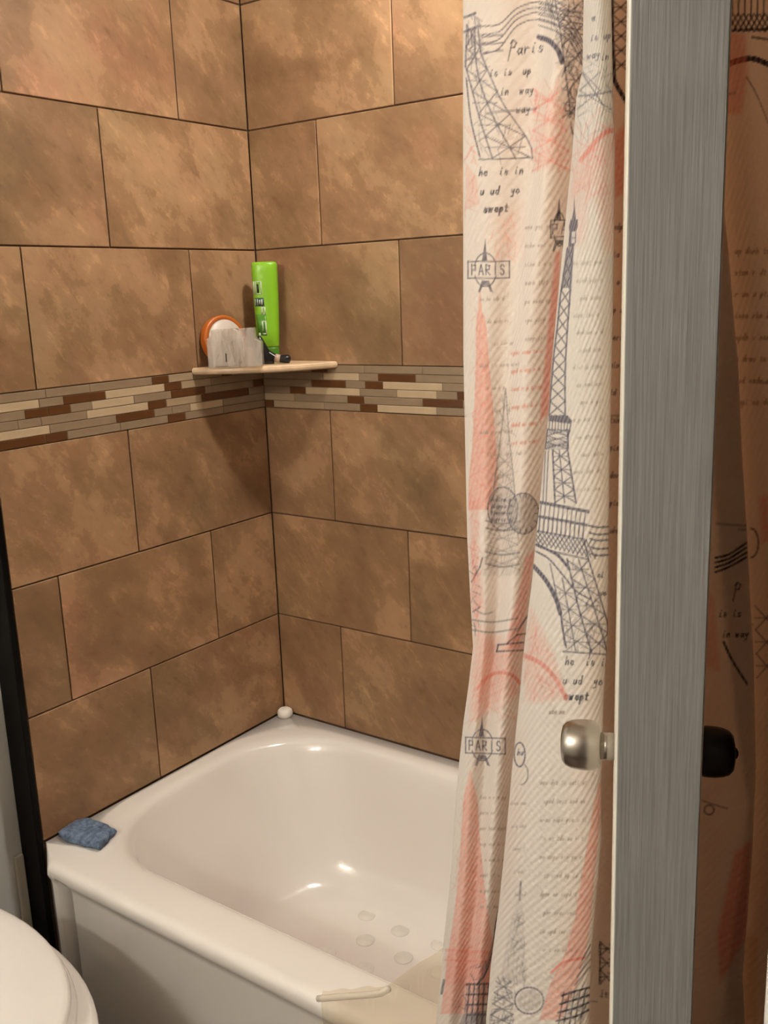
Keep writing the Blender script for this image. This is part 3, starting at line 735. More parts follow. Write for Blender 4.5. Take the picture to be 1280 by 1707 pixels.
def curve(pts, n=24):
    P = [np.array(p, float) for p in pts]; P = [2 * P[0] - P[1]] + P + [2 * P[-1] - P[-2]]; o = []
    for i in range(1, len(P) - 2):
        for s in range(n // (len(P) - 3) + 2):
            t = s / (n // (len(P) - 3) + 2)
            o.append(.5 * (2 * P[i] + (P[i + 1] - P[i - 1]) * t + (2 * P[i - 1] - 5 * P[i] + 4 * P[i + 1] - P[i + 2]) * t * t + (3 * P[i] - P[i - 1] - 3 * P[i + 1] + P[i + 2]) * t**3))
    return o + [P[-2]]
def circle(cx, cy, rx, ry=None, n=26, a0=0, a1=360):
    ry = ry or rx; return [(cx + rx * math.cos(math.radians(a0 + (a1 - a0) * k / n)), cy + ry * math.sin(math.radians(a0 + (a1 - a0) * k / n))) for k in range(n + 1)]
GLY = {'a': [[(.8, 1), (.2, .9), (0, .4), (.3, 0), (.7, .3), (.8, 1), (.8, .2), (1, 0)]], 'r': [[(0, 1), (.1, 0), (.1, .6), (.5, 1), (.8, .9)]],
       'i': [[(.3, 1), (.3, .1), (.6, 0)], [(.4, 1.5), (.45, 1.65)]], 's': [[(.8, .9), (.3, 1), (.2, .6), (.8, .4), (.6, 0), (.1, .1)]],
       'h': [[(.1, 2), (.1, 0), (.2, .7), (.6, 1), (.8, .6), (.8, 0)]], 'e': [[(.1, .5), (.8, .6), (.6, 1), (.2, .9), (.1, .3), (.5, 0), (.9, .2)]],
       'n': [[(.1, 1), (.1, 0), (.2, .7), (.6, 1), (.8, .6), (.8, 0)]], 'u': [[(.1, 1), (.1, .2), (.4, 0), (.8, .4), (.8, 1), (.8, 0)]],
       'd': [[(.8, .9), (.2, .9), (.1, .3), (.5, 0), (.8, .5), (.85, 2), (.85, 0)]], 'y': [[(.1, 1), (.2, .4), (.6, .4), (.8, 1), (.6, -.6), (.1, -.8)]],
       'o': [[(.5, 1), (.1, .7), (.1, .2), (.5, 0), (.9, .4), (.5, 1)]], 'w': [[(0, 1), (.2, 0), (.5, .8), (.7, 0), (1, 1)]],
       'p': [[(.1, 1), (.1, -.9), (.15, .7), (.6, 1), (.8, .5), (.5, 0), (.15, .1)]], 't': [[(.4, 1.7), (.4, .1), (.8, 0)], [(.1, 1.1), (.8, 1.1)]],
       'v': [[(0, 1), (.4, 0), (.9, 1)]], 'P': [[(.2, -1.0), (.3, 2.0), (.1, 1.6), (.5, 2.1), (1.1, 1.7), (.9, 1.0), (.3, .9)]]}
def write(reg, x, y, txt, size, col, alpha, w=1.6, slope=0.0, adv=1.15):
    """joined handwriting along a line; size = x-height in px"""
    x0 = x
    for ch in txt:
        if ch == ' ': x += size * 1.3; continue
        for st in GLY[ch]:
            stroke(reg, [(x + gx * size * .85 + gy * size * .18, y + slope * (x - x0) - gy * size) for gx, gy in st], w, col, alpha)
        x += size * adv * (1.25 if ch in 'Pw' else 1)
def script(reg, x0, x1, y, size, col, alpha, w=1.6, seed=0, slope=0.0, gap=0.25):
    r = random.Random(seed); t_ = ''; n = max(2, int((x1 - x0) / (size * .75)))
    while len(t_) < n: t_ += ''.join(r.choice('aeinruosdtvhp') for _ in range(r.randint(1, 4) if gap > .1 else 6)) + ' '
    write(reg, x0, y + size * .3, t_[:n].strip() or 'is', size * .62, col, alpha, w, slope)
def band(reg, left, right, y0, y1, n, col, alpha=.85, w=1.8, style='x', edges=True):
    """lattice between two side curves, n panels"""
    fl, fr = C([(p[1], p[0]) for p in left]), C([(p[1], p[0]) for p in right])
    ys = np.linspace(y0, y1, n + 1)
    if edges:
        yy = np.linspace(y0, y1, 14)
        stroke(reg, [(float(fl(v)), v) for v in yy], w * 1.25, col, alpha); stroke(reg, [(float(fr(v)), v) for v in yy], w * 1.25, col, alpha)
    for a, b in zip(ys, ys[1:]):
        la, ra, lb, rb = float(fl(a)), float(fr(a)), float(fl(b)), float(fr(b))
        if 'x' in style: stroke(reg, [(la, a), (rb, b)], w, col, alpha); stroke(reg, [(ra, a), (lb, b)], w, col, alpha)
        if 'h' in style: stroke(reg, [(la, (a + b) / 2), (ra, (a + b) / 2)], w * .9, col, alpha * .8)
        if '-' in style: stroke(reg, [(la, a), (ra, a)], w, col, alpha)

def hatch(reg, quad, n, col, alpha, w, seed, ln=26):
    """loose sketch strokes inside a quad (tl, tr, br, bl)"""
    r = random.Random(seed); q = [np.array(p, float) for p in quad]
    for _ in range(n):
        a, b = r.random(), r.random()
        p = (q[0] * (1 - a) + q[1] * a) * (1 - b) + (q[3] * (1 - a) + q[2] * a) * b
        an = r.choice((62, 118, 75, 105, 150, 30, 95)) + r.uniform(-8, 8); l_ = ln * r.uniform(.5, 1.2)
        d_ = np.array([math.cos(math.radians(an)), math.sin(math.radians(an))]) * l_ / 2
        stroke(reg, [p - d_, p + r.uniform(-1.2, 1.2), p + d_], w * r.uniform(.7, 1.2), col, alpha * r.uniform(.6, 1))
# woven watercolour wash over the whole cloth
uu = arc[:, None]; zz = ZV[None, :]
wash = np.zeros((nc, nr))
for _ in range(26):
    cu, cz, su, sz = rs.uniform(0, arc[-1]), rs.uniform(.1, 1.9), rs.uniform(.012, .04), rs.uniform(.04, .14)
    wash += rs.uniform(.05, .16) * np.exp(-((uu - cu) / su)**2 - ((zz - cz) / sz)**2)
wash = np.clip(wash, 0, .28)[..., None]
PR = PR * (1 - wash) + ROSE * wash

PARIS = {'P': [[(0, 1), (0, 0), (.8, 0.05), (.8, .5), (0, .5)]], 'A': [[(0, 1), (.5, 0), (1, 1)], [(.2, .65), (.8, .65)]], 'R': [[(0, 1), (0, 0), (.8, .1), (.7, .5), (0, .5), (.9, 1)]], 'I': [[(.5, 0), (.5, 1)]], 'S': [[(.85, .18), (.65, .02), (.3, .02), (.12, .2), (.2, .42), (.55, .5), (.82, .64), (.85, .86), (.6, 1), (.3, 1), (.08, .86)]]}
def paris(reg, x0, y0, w, h, col=INK2, slope=0.0, txt='PARIS', a=.9):
    rect = [(x0, y0), (x0 + w, y0 + slope * w), (x0 + w, y0 + h + slope * w), (x0, y0 + h), (x0, y0)]
    stroke(reg, rect, 2.0, col, a)
    cw = w * .86 / len(txt)
    for i, ch in enumerate(txt):
        bx_ = x0 + w * .09 + i * cw
        for st in PARIS[ch]: stroke(reg, [(bx_ + px * cw * .62, y0 + h * .2 + py * h * .6 + slope * (bx_ - x0)) for px, py in st], 1.9, INK2, a)
    cx = x0 + w * .42
    stroke(reg, circle(cx, y0 + h * .5, w * .27, h * 1.0, a0=200, a1=340), 1.6, col, a * .8)
    stroke(reg, circle(cx, y0 + h * .5, w * .27, h * 1.0, a0=20, a1=160), 1.6, col, a * .8)
    fill(reg, [(cx - 6, y0 - 1), (cx - 2, y0 - h * .9), (cx, y0 - h * 1.4), (cx + 1, y0 - h * .8), (cx + 3, y0 - 1)], col, .9, 0, 1.2)
    fill(reg, [(cx - 6, y0 + h + 3), (cx + 6, y0 + h + 4), (cx + 13, y0 + h * 1.85), (cx + 8, y0 + h * 1.8), (cx + 4, y0 + h * 1.42), (cx - 4, y0 + h * 1.42), (cx - 9, y0 + h * 1.85), (cx - 12, y0 + h * 1.8)], col, .85, 0, 1.4)

# ---- left folds
for k, (dy, dx) in enumerate(((0, 0), (9, 1), (18, 2), (29, 6))):       # waving postmark
    stroke('a', curve([(797 + k * 3, 44 + dy * 1.6), (832, 40 + dy * 1.4), (862, 14 + dy), (900, 3 + dy), (940, 16 + dy), (972, 22 + dy)]), 2.0, INK2, .8)
for k in range(3): stroke('a', [(803 + k, 62 + 13 * k), (838, 58 + 13 * k)], 2.4, INK2, .85)
write('a', 847, 90, 'P', 11, INK, .8, 1.9)
write('a', 862, 90, 'aris', 10, INK, .8, 1.9, -.1)
for k, (x_, y_, t_) in enumerate(((816, 127, 'is is  up'), (834, 158, 'in  way'), (860, 188, 'way'))): write('a', x_, y_, t_, 6.5, INK, .8, 1.7, -.06)
# leg lattice at the top
band('a', [(778, 40), (776, 110), (800, 200), (822, 268)], [(796, 40), (801, 90), (836, 170), (885, 240), (888, 268)], 42, 264, 6, INK2, .75, 2.0, 'xh')
stroke('a', curve([(790, 70), (798, 130), (820, 190), (860, 265)]), 2.2, INK2, .8); stroke('a', curve([(777, 130), (785, 200), (800, 262)]), 2.4, INK2, .8)
for yy in (25, 49): stroke('a', [(774, yy + 4), (792, yy - 3)], 4, INK2, .85)
for xx in (780, 785, 791): stroke('a', [(xx, 50), (xx + 1, 74)], 2, INK2, .8)
stroke('a', [(798, 266), (882, 263)], 2.2, INK2, .85)
for x_, y_, t_, w_ in ((798, 293, 'he  is in', 1.8), (800, 325, 'u ud  yo', 1.8), (806, 354, 'swept', 2.6)): write('a', x_, y_, t_, 7, INK, .85, w_, -.05)
fill('a', [(776, 270), (794, 295), (800, 340), (776, 350)], PINK, .38); fill('a', [(820, 360), (868, 340), (872, 420), (836, 430)], PINK, .22, .5, 34)
paris('a', 780, 436, 69, 28, INK2, -.01)
# pink towers
def pink_tower(reg, spine, col=PINK, alpha=.72, lines=True):
    """spine: (y, left, right)"""
    poly = [(l, y) for y, l, r in spine] + [(r, y) for y, l, r in spine[::-1]]
    fill(reg, poly, col, alpha, .3, 2.5)
    if lines: band(reg, [(l, y) for y, l, r in spine], [(r, y) for y, l, r in spine], spine[1][0], spine[-1][0], 12, PINK2, .22, 1.8, 'xh')
pink_tower('a', [(486, 799, 801), (522, 797, 804), (530, 794, 809), (600, 794, 814), (690, 791, 822), (740, 788, 826), (800, 782, 830), (850, 781, 816)])
fill('a', [(782, 830), (800, 840), (796, 930), (806, 1000), (792, 1050), (786, 980)], PINK2, .42, .5, 6)
stroke('a', curve([(842, 648), (838, 700), (826, 790), (818, 860)]), 1.8, GREY, .7); stroke('a', curve([(843, 648), (848, 720), (856, 800), (864, 900)]), 1.8, GREY, .7)
fill('a', [(842, 650), (848, 720), (862, 860), (868, 960), (800, 960), (816, 860), (832, 740)], GREY, .26, .6, 3)
band('a', [(840, 700), (812, 900), (806, 960)], [(846, 700), (862, 900), (868, 960)], 760, 950, 9, GREY, .55, 1.6, 'xh', False)
for yy in (868, 880, 920, 940): stroke('a', curve([(810, yy), (836, yy + 5), (866, yy + 1)]), 2.6, GREY, .75)
stroke('a', circle(838, 848, 25, 36), 2.0, INK2, .75); stroke('a', circle(872, 856, 26, 34), 2.2, INK2, .8); fill('a', circle(872, 856, 25, 33), GREY, .62, .5); fill('a', circle(838, 848, 22, 32), GREY, .34, .6)
for k in range(14):
    a_ = math.radians(k * 25.7); stroke('a', [(872 + 20 * math.cos(a_), 856 + 27 * math.sin(a_)), (872 + 24 * math.cos(a_), 856 + 32 * math.sin(a_))], 2, INK2, .8)
for k in range(4): script('a', 818, 858, 834 + k * 11, 6, INK2, .6, 1.5, 60 + k, 0, .1)
fill('a', [(892, 915), (880, 1000), (866, 1080), (840, 1085), (850, 1040), (866, 980), (876, 930)], PINK2, .60, .35, 5)
fill('a', [(800, 1050), (866, 1080), (862, 1160), (786, 1200), (790, 1110)], PINK, .48, .5, 22)
fill('a', [(786, 900), (800, 960), (806, 1060), (830, 1090), (800, 1200), (782, 1180), (788, 1060)], PINK, .30, .5, 16)
stroke('a', curve([(793, 1150), (820, 1124), (850, 1124), (868, 1140)]), 6, PINK2, .35)
for yy in (1033, 1050): stroke('a', curve([(786, yy), (820, yy + 4), (862, yy - 2)]), 2.4, GREY, .7)
stroke('a', [(872, 1071), (830, 1075), (828, 1086), (872, 1084)], 2.6, INK, .85); stroke('a', [(846, 1072), (862, 1058), (880, 1056)], 2.4, INK, .8); stroke('a', [(862, 1052), (880, 1026)], 3, INK2, .8)
stroke('a', [(786, 970), (800, 945), (804, 930)], 2.4, INK, .75); stroke('a', [(788, 1020), (800, 1012)], 2.2, INK, .7)
for k in range(9): script('a', 800 + (k % 3) * 12, 845 + (k % 4) * 9, 500 + k * 37, 5, FAINT, .34, 1.4, 100 + k, -.05, .3)
for k in range(6): script('a', 852, 905, 590 + k * 30, 5, ROSE, .5, 2.0, 130 + k, -.1, .3)
for k in range(7): script('a', 875, 925, 380 + k * 31, 6, FAINT, .38, 1.5, 150 + k, -.05, .25)
paris('a', 918, 368, 34, 28, INK, -.06, 'PA', .85)
fill('a', [(934, 420), (930, 500), (920, 600), (914, 690), (900, 700), (908, 600), (918, 500), (926, 420)], PINK2, .7, .2, 5)
# shaded flank of the second fold at the top
for k in range(5): stroke('a', curve([(898, 6 + k * 9), (930, 14 + k * 10), (955, 40 + k * 9), (972, 70 + k * 10)]), 2.0, INK2, .75)
stroke('a', curve([(898, 62), (915, 68), (930, 84), (937, 104)]), 8, INK2, .85)
band('a', [(925, 0), (935, 60), (950, 180)], [(972, 0), (978, 60), (975, 180)], 0, 190, 5, INK2, .75, 2.2, 'xh')
band('a', [(890, 140), (888, 280)], [(935, 140), (950, 280)], 150, 285, 4, PINK2, .35, 4.0, 'xh', False); fill('a', [(900, 140), (935, 180), (950, 280), (888, 280)], PINK, .30, .5, 26)
# lower left
paris('a', 776, 1229, 66, 26, INK2, .03)
pink_tower('a', [(1284, 783, 785), (1312, 777, 790), (1330, 773, 795), (1400, 769, 799), (1470, 764, 806), (1530, 757, 813), (1585, 748, 824), (1640, 742, 818), (1690, 735, 800)], PINK, .68)
fill('a', [(742, 1588), (826, 1588), (816, 1640), (742, 1640)], PINK2, .32, .3, 4); stroke('a', [(744, 1584), (824, 1588)], 5, PINK2, .5); stroke('a', [(742, 1600), (822, 1604)], 3, PINK2, .45)
for k in range(4): stroke('a', [(778, 1641 + k * 17), (815, 1640 + k * 17)], 3.2, INK, .85)
for k in range(5): stroke('a', [(783 + k * 8, 1640), (776 + k * 9, 1712)], 2.8, INK, .8)
fill('a', [(772, 1690), (815, 1684), (812, 1712), (764, 1712)], INK2, .7, .3, 2)
stroke('a', curve([(832, 1512), (826, 1545), (822, 1580), (810, 1620), (795, 1642)]), 3.0, INK, .8)
stroke('a', [(824, 1560), (806, 1630)], 2, INK2, .7); stroke('a', [(740, 1634), (736, 1656)], 4, INK2, .8)
for k in range(8): script('a', 800, 848, 1330 + k * 26, 5, FAINT, .34, 1.4, 170 + k, 0, .3)

hatch('a', [(778, 60), (800, 70), (880, 262), (800, 262)], 60, INK2, .5, 1.5, 901, 22)
hatch('a', [(780, 22), (798, 30), (806, 100), (778, 100)], 22, INK2, .6, 1.8, 902, 16)
hatch('a', [(905, 0), (972, 0), (970, 120), (940, 110)], 60, INK, .55, 1.8, 903, 30)  # sketchy print, inked heavier to paint in the crease's shade
hatch('a', [(938, 90), (970, 100), (958, 250), (944, 200)], 34, INK, .6, 2.6, 904, 20)  # print strokes plus painted shade along the crease by the front fold
hatch('a', [(888, 130), (930, 140), (950, 290), (880, 290)], 46, PINK2, .34, 2.2, 905, 30)
hatch('a', [(776, 200), (790, 210), (800, 350), (776, 350)], 16, PINK2, .30, 2.2, 906, 26)
hatch('a', [(805, 380), (866, 360), (862, 430), (830, 430)], 24, PINK, .28, 2.4, 907, 26)
hatch('a', [(790, 500), (812, 540), (826, 840), (782, 840)], 60, PINK2, .22, 1.8, 908, 24)
hatch('a', [(784, 860), (800, 860), (800, 1060), (786, 1060)], 30, PINK2, .34, 2.2, 909, 24)
hatch('a', [(786, 930), (800, 930), (798, 1060), (786, 1060)], 12, INK, .5, 1.8, 910, 14)
hatch('a', [(834, 660), (848, 660), (868, 960), (806, 960)], 70, GREY, .42, 1.6, 911, 20)
hatch('a', [(800, 1060), (868, 1060), (864, 1200), (784, 1200)], 50, PINK2, .22, 2.4, 912, 34)
hatch('a', [(772, 1330), (794, 1330), (824, 1640), (740, 1640)], 70, PINK2, .20, 1.8, 913, 22)
hatch('a', [(786, 1600), (820, 1590), (814, 1700), (764, 1700)], 30, INK2, .5, 1.8, 914, 18)
# ---- the front fold with the large blue-grey tower
for x_, y_, t_ in ((986, 34, 'a'), (984, 68, 'is up'), (978, 98, 'way'), (1002, 100, 'in')): write('b', x_, y_, t_, 6, INK2, .75, 1.8, -.15)
band('b', [(972, 118), (962, 175)], [(1000, 165), (1018, 178)], 120, 182, 2, INK2, .7, 2, 'x', False)
stroke('b', [(970, 122), (1006, 176)], 2.4, INK2, .8); stroke('b', curve([(964, 160), (990, 158), (1020, 152)]), 3, INK2, .5)
fill('b', [(1000, 220), (1024, 205), (1026, 420), (1010, 420), (985, 300), (952, 330), (956, 280)], PINK, .42, .5, 16)
stroke('b', curve([(968, 268), (985, 245), (1005, 224), (1022, 216)]), 8, PINK2, .30)
fill('b', [(948, 330), (958, 300), (985, 300), (975, 400), (950, 420)], PINK, .30, .5, 14)
T = INK2
fill('b', [(957, 326), (958.5, 350), (960, 366), (953, 366), (956, 350)], T, .95, 0, 1.3)
fill('b', [(951, 366), (963, 366), (963, 378), (960, 386), (960, 404), (956, 412), (947, 412), (949, 386), (948, 378)], T, .95, 0, 1.3)
fill('b', [(953, 386), (959, 386), (958, 406), (952, 406)], BASE, .8, 0, 1.0); stroke('b', [(952, 396), (959, 396)], 1.8, T, .9)
lft = [(946, 412), (942, 440), (934, 492), (929, 544), (923, 591), (918, 650), (915, 693)]; rgt = [(955, 412), (953, 445), (950, 492), (946, 544), (943, 591), (941.5, 640), (942, 693)]
fill('b', [(946, 412), (955, 412), (953, 445), (951, 480), (936, 480), (942, 440)], T, .75, .2, 1.5)
band('b', lft, rgt, 414, 692, 12, T, .9, 2.1, 'x')
fill('b', [(915, 692), (946, 692), (954, 702), (950, 706), (914, 702)], T, .95, 0, 1.3)
stroke('b', [(952, 703), (948, 722), (945, 740)], 2.2, T, .9); stroke('b', [(912, 716), (950, 718)], 2.4, T, .9)
for k in range(7): stroke('b', [(916 + k * 5, 702), (915 + k * 5, 716)], 1.8, T, .85)
band('b', [(912, 716), (908, 750)], [(946, 716), (947, 750)], 716, 748, 3, T, .9, 2.0, 'xh'); fill('b', [(911, 736), (946, 736), (946, 750), (909, 750)], T, .5, .5, 1.5)
band('b', [(921, 750), (925, 838)], [(946, 750), (960, 838)], 750, 838, 4, T, .9, 2.1, 'xh')
stroke('b', [(932, 750), (941, 838)], 2.0, T, .9)
for xx in (909, 914): stroke('b', [(xx, 752), (xx - 4, 836)], 1.8, T, .8)
stroke('b', [(899, 837), (980, 853)], 5.2, T, .95); stroke('b', [(899, 861), (977, 875)], 4.6, T, .95); stroke('b', [(896, 885), (973, 899)], 2.2, T, .9)
for k in range(11): stroke('b', [(902 + k * 7.4, 839 + k * 1.4), (900 + k * 7.3, 861 + k * 1.35)], 1.8, T, .85)
for k in range(11): stroke('b', [(900 + k * 7.3, 861 + k * 1.35), (898 + k * 7.3, 886 + k * 1.3)], 2.4, T, .9)
for k in range(-2, 12):
    stroke('b', [(896 + k * 7.3, 885 + k * 1.4), (912 + k * 7.3, 910 + k * 1.9)], 2.0, T, .85); stroke('b', [(912 + k * 7.3, 887 + k * 1.4), (896 + k * 7.3, 908 + k * 1.8)], 2.0, T, .85)
stroke('b', curve([(894, 908), (912, 916), (930, 926), (948, 947)]), 4.4, T, .95); stroke('b', curve([(893, 919), (915, 932), (940, 961), (960, 985), (985, 1000)]), 2.4, T, .9)
stroke('b', [(915, 918), (978, 932)], 3, T, .8)
e1 = [(945, 932), (955, 975), (966, 1020), (986, 1088)]; e2 = [(964, 932), (985, 997), (1009, 1075), (1012, 1088)]; e3 = [(973, 899), (981, 933), (995, 978), (1013, 1040), (1014, 1060)]
stroke('b', e1, 2.6, T, .95); stroke('b', e2, 2.2, T, .9); stroke('b', e3, 2.4, T, .95)
band('b', e1, e3, 934, 1086, 5, T, .85, 2.1, 'xh', False)
f1 = [(917, 940), (926, 985), (934, 1020), (944, 1080)]; f2_ = [(937, 964), (948, 1020), (959, 1084)]
stroke('b', f1, 2.0, T, .85); stroke('b', f2_, 2.0, T, .85); band('b', f1, e1, 975, 1084, 4, T, .75, 1.9, 'xh', False)
stroke('b', curve([(889, 943), (910, 968), (926, 997), (934, 1023)]), 6.6, T, .95); stroke('b', curve([(934, 1020), (938, 1050), (942, 1076)]), 2.2, T, .9)
stroke('b', [(939, 1086), (1010, 1091)], 2.6, T, .9); stroke('b', [(984, 1086), (982, 1096)], 2.2, T, .9)
for k, yy in enumerate((876, 888, 898, 912, 923)): stroke('b', curve([(981 + k, yy), (996, yy + 3), (1014, yy + 2)]), 2.4, T, .8)
for x_, y_, t_, w_ in ((942, 1108, 'he  is in', 1.8), (938, 1140, 'u ud  yo', 1.8), (940, 1166, 'swept', 2.6)): write('b', x_, y_, t_, 7, INK, .85, w_, .03)
script('b', 996, 1013, 960, 8, INK, .8, 1.9, 250); script('b', 1000, 1013, 990, 8, INK, .8, 1.9, 251)
for k in range(14): script('b', 955 + (k % 3) * 6, 1008, 440 + k * 29, 6, FAINT, .34, 1.5, 260 + k, -.05, .3)
fill('b', [(884, 1010), (910, 1060), (930, 1110), (945, 1165), (880, 1172), (872, 1120)], PINK, .42, .5, 10)
stroke('b', curve([(872, 1092), (900, 1105), (925, 1130), (945, 1166)]), 8, PINK2, .3)
script('b', 915, 950, 1188, 6, FAINT, .8, 1.8, 290)
stroke('b', circle(866, 1258, 9, 20), 2.2, INK2, .8); script('b', 862, 872, 1256, 8, INK2, .7, 1.6, 5); stroke('b', circle(868, 1290, 12, 18, a0=-60, a1=90), 1.8, GREY, .7)
for k in range(10): script('b', 900 + (k % 2) * 6, 985 - k * 2, 1306 + k * 31, 6, FAINT, .4, 1.6, 300 + k, 0, .25)
pink_tower('b', [(1304, 998, 1002), (1335, 991, 1001), (1400, 981, 996), (1470, 969, 989), (1530, 959, 984), (1585, 945, 976), (1640, 918, 962), (1700, 900, 935)], PINK, .66)
stroke('b', curve([(918, 1622), (940, 1604), (975, 1596)]), 4, PINK2, .6)
fill('b', [(868, 1474), (872, 1520), (878, 1640), (832, 1640), (850, 1540), (862, 1500)], GREY, .30, .6, 3); stroke('b', [(868, 1470), (866, 1500)], 3, INK2, .7)
stroke('b', circle(882, 1668, 24, 22), 2.4, INK2, .8); fill('b', circle(882, 1668, 20, 18), GREY, .4, .6)
band('b', [(828, 1630), (815, 1710)], [(852, 1630), (856, 1710)], 1636, 1710, 4, INK2, .65, 2.2, 'xh', False)
for k in range(4): stroke('b', curve([(936 - k * 3, 1660 + k * 14), (960, 1652 + k * 14), (984, 1646 + k * 12)]), 3.0, INK, .8)
for k in range(5): stroke('b', [(940 + k * 9, 1654 - k), (930 + k * 9, 1712)], 2.4, INK, .75)
for k in range(4): stroke('b', [(984, 1575 + 12 * k), (970 - 4 * k, 1600 + 14 * k)], 2.2, INK2, .75)
for k in range(6): script('b', 850 + k * 2, 880, 1340 + k * 38, 5, FAINT, .3, 1.4, 320 + k, 0, .3)

hatch('b', [(966, 100), (1018, 110), (1022, 230), (958, 230)], 60, INK2, .34, 1.5, 920, 30)
hatch('b', [(960, 200), (1022, 190), (1024, 330), (950, 330)], 44, PINK2, .24, 2.6, 921, 36)
hatch('b', [(880, 1030), (905, 1060), (944, 1165), (872, 1165)], 40, PINK2, .24, 2.2, 922, 30)
hatch('b', [(945, 935), (978, 935), (1012, 1085), (986, 1085)], 40, INK2, .45, 1.5, 923, 18)
hatch('b', [(918, 975), (950, 970), (985, 1085), (942, 1080)], 34, INK2, .40, 1.4, 924, 18)
hatch('b', [(950, 1000), (1000, 1000), (1010, 1085), (950, 1085)], 18, INK, .5, 1.6, 925, 10)
hatch('b', [(996, 1340), (1000, 1340), (965, 1640), (920, 1640)], 50, PINK2, .20, 1.8, 926, 20)
hatch('b', [(828, 1625), (862, 1625), (858, 1707), (816, 1707)], 46, INK2, .5, 1.8, 927, 14)
hatch('b', [(860, 1520), (870, 1520), (880, 1640), (838, 1640)], 40, GREY, .45, 1.8, 928, 18)
hatch('b', [(944, 1655), (984, 1640), (978, 1707), (932, 1707)], 34, INK, .5, 1.7, 929, 14)
# ---- sliver beyond the front fold and the shaded folds past the door
band('c', [(1020, 0), (1024, 130)], [(1048, 0), (1048, 130)], 0, 120, 5, INK, .85, 2.4, 'xh'); stroke('c', curve([(1020, 0), (1021, 70), (1024, 130)]), 6, INK, .9)
stroke('c', curve([(1022, 130), (1032, 150), (1046, 172)]), 7, INK, .9); fill('c', [(1022, 230), (1046, 200), (1044, 320), (1024, 330)], PINK2, .7, .4, 8)
for k in range(12): script('c', 1016, 1044, 380 + k * 46, 8, INK2, .6, 2.2, 340 + k)
band('c', [(1000, 1570), (1000, 1640)], [(1024, 1570), (1022, 1640)], 1570, 1640, 3, INK, .8, 2.6, 'xh'); write('c', 1000, 1662, 'is', 7, INK, .8, 2.2)
for xx in np.arange(1200, 1300, 10.5): stroke('f', [(xx, -8), (xx - 1, 26)], 2.6, INK, .9)
for k in range(12): stroke('f', [(1195 + k * 9, 24), (1211 + k * 9, 52)], 2.8, INK, .85); stroke('f', [(1211 + k * 9, 24), (1195 + k * 9, 52)], 2.8, INK, .85)
stroke('f', [(1200, 51), (1295, 48)], 5, INK, .9); stroke('f', [(1254, 62), (1290, 67)], 4, INK, .85); stroke('f', curve([(1205, 112), (1228, 102), (1255, 98), (1285, 109)]), 9, INK, .9)
fill('f', [(1195, 55), (1242, 56), (1246, 130), (1236, 190), (1190, 190)], PINK2, .55, .4, 8)
stroke('f', curve([(1244, 128), (1262, 160), (1290, 230)]), 2.5, INK2, .5)
for k in range(8): script('f', 1225, 1292, 420 + k * 36, 8, FAINT, .6, 2.2, 380 + k)
stroke('f', circle(1252, 905, 12, 24, a0=-90, a1=90), 3, INK2, .7); fill('f', [(1265, 830), (1290, 820), (1290, 900), (1270, 905)], PINK2, .6, .4, 10)
band('f', [(1258, 1010), (1262, 1130)], [(1295, 1010), (1295, 1130)], 1010, 1130, 3, INK2, .7, 2.6, 'xh', False)
for k in range(4): stroke('e', curve([(1192, 930 + k * 8), (1215, 924 + k * 7), (1244, 905 + k * 8)]), 3.2, INK, .9)
write('e', 1222, 992, 'P', 10, INK, .8, 2.2); write('e', 1198, 1028, 'is is', 6.5, INK, .85, 2.0); write('e', 1204, 1062, 'in way', 6, INK, .85, 2.0)
stroke('e', curve([(1206, 1070), (1220, 1100), (1245, 1140)]), 4, INK, .8); fill('e', [(1225, 1420), (1252, 1400), (1244, 1560), (1200, 1640), (1195, 1560)], PINK2, .7, .3, 8)
fill('d', [(1160, 960), (1192, 1000), (1200, 1120), (1172, 1110)], PINK2, .45, .4, 8); stroke('d', circle(1182, 1350, 8, 8), 2.4, INK2, .6)
fill('f', [(1240, 1560), (1262, 1560), (1262, 1700), (1240, 1700)], np.array(s2l(214, 170, 70)), .35, .3, 10)
# hidden flanks: plain handwriting down the cloth so no side of it is bare
for k in range(70):
    u0 = rs.uniform(0, arc[-1] - .05); z0 = rs.uniform(.15, 1.85); i0_, i1_ = np.searchsorted(arc, [u0, u0 + .03])
    if 2 <= SEG[min(i0_, nc - 1)] <= 12 : continue
    j = np.searchsorted(ZV, z0); PR[i0_:i1_, j:j + 2] = PR[i0_:i1_, j:j + 2] * .55 + INK2 * .45

vid = np.arange(nc * nr).reshape(nc, nr)
quads = np.stack([vid[:-1, :-1], vid[1:, :-1], vid[1:, 1:], vid[:-1, 1:]], -1).reshape(-1, 4)
me = bpy.data.meshes.new('shower_curtain')
me.vertices.add(nc * nr); me.vertices.foreach_set('co', P3.reshape(-1).astype(np.float32))
nq = len(quads)
me.loops.add(nq * 4); me.polygons.add(nq)
me.loops.foreach_set('vertex_index', quads.reshape(-1).astype(np.int32))
me.polygons.foreach_set('loop_start', np.arange(0, nq * 4, 4, dtype=np.int32))
me.polygons.foreach_set('use_smooth', np.ones(nq, dtype=bool))
me.update(calc_edges=True)
ca = me.color_attributes.new('print', 'FLOAT_COLOR', 'POINT')
ca.data.foreach_set('color', np.concatenate([np.clip(PR, 0, 1), np.ones((nc, nr, 1))], 2).reshape(-1).astype(np.float32))
uvl = me.uv_layers.new(name='UVMap')
UV = np.stack([np.tile(arc[:, None], (1, nr)), GZ], 2).reshape(-1, 2)
uvl.data.foreach_set('uv', UV[quads.reshape(-1)].reshape(-1).astype(np.float32))
me.materials.append(M['curtain'])
cur = empty('shower_curtain', (1.25, -0.80, 0.0))
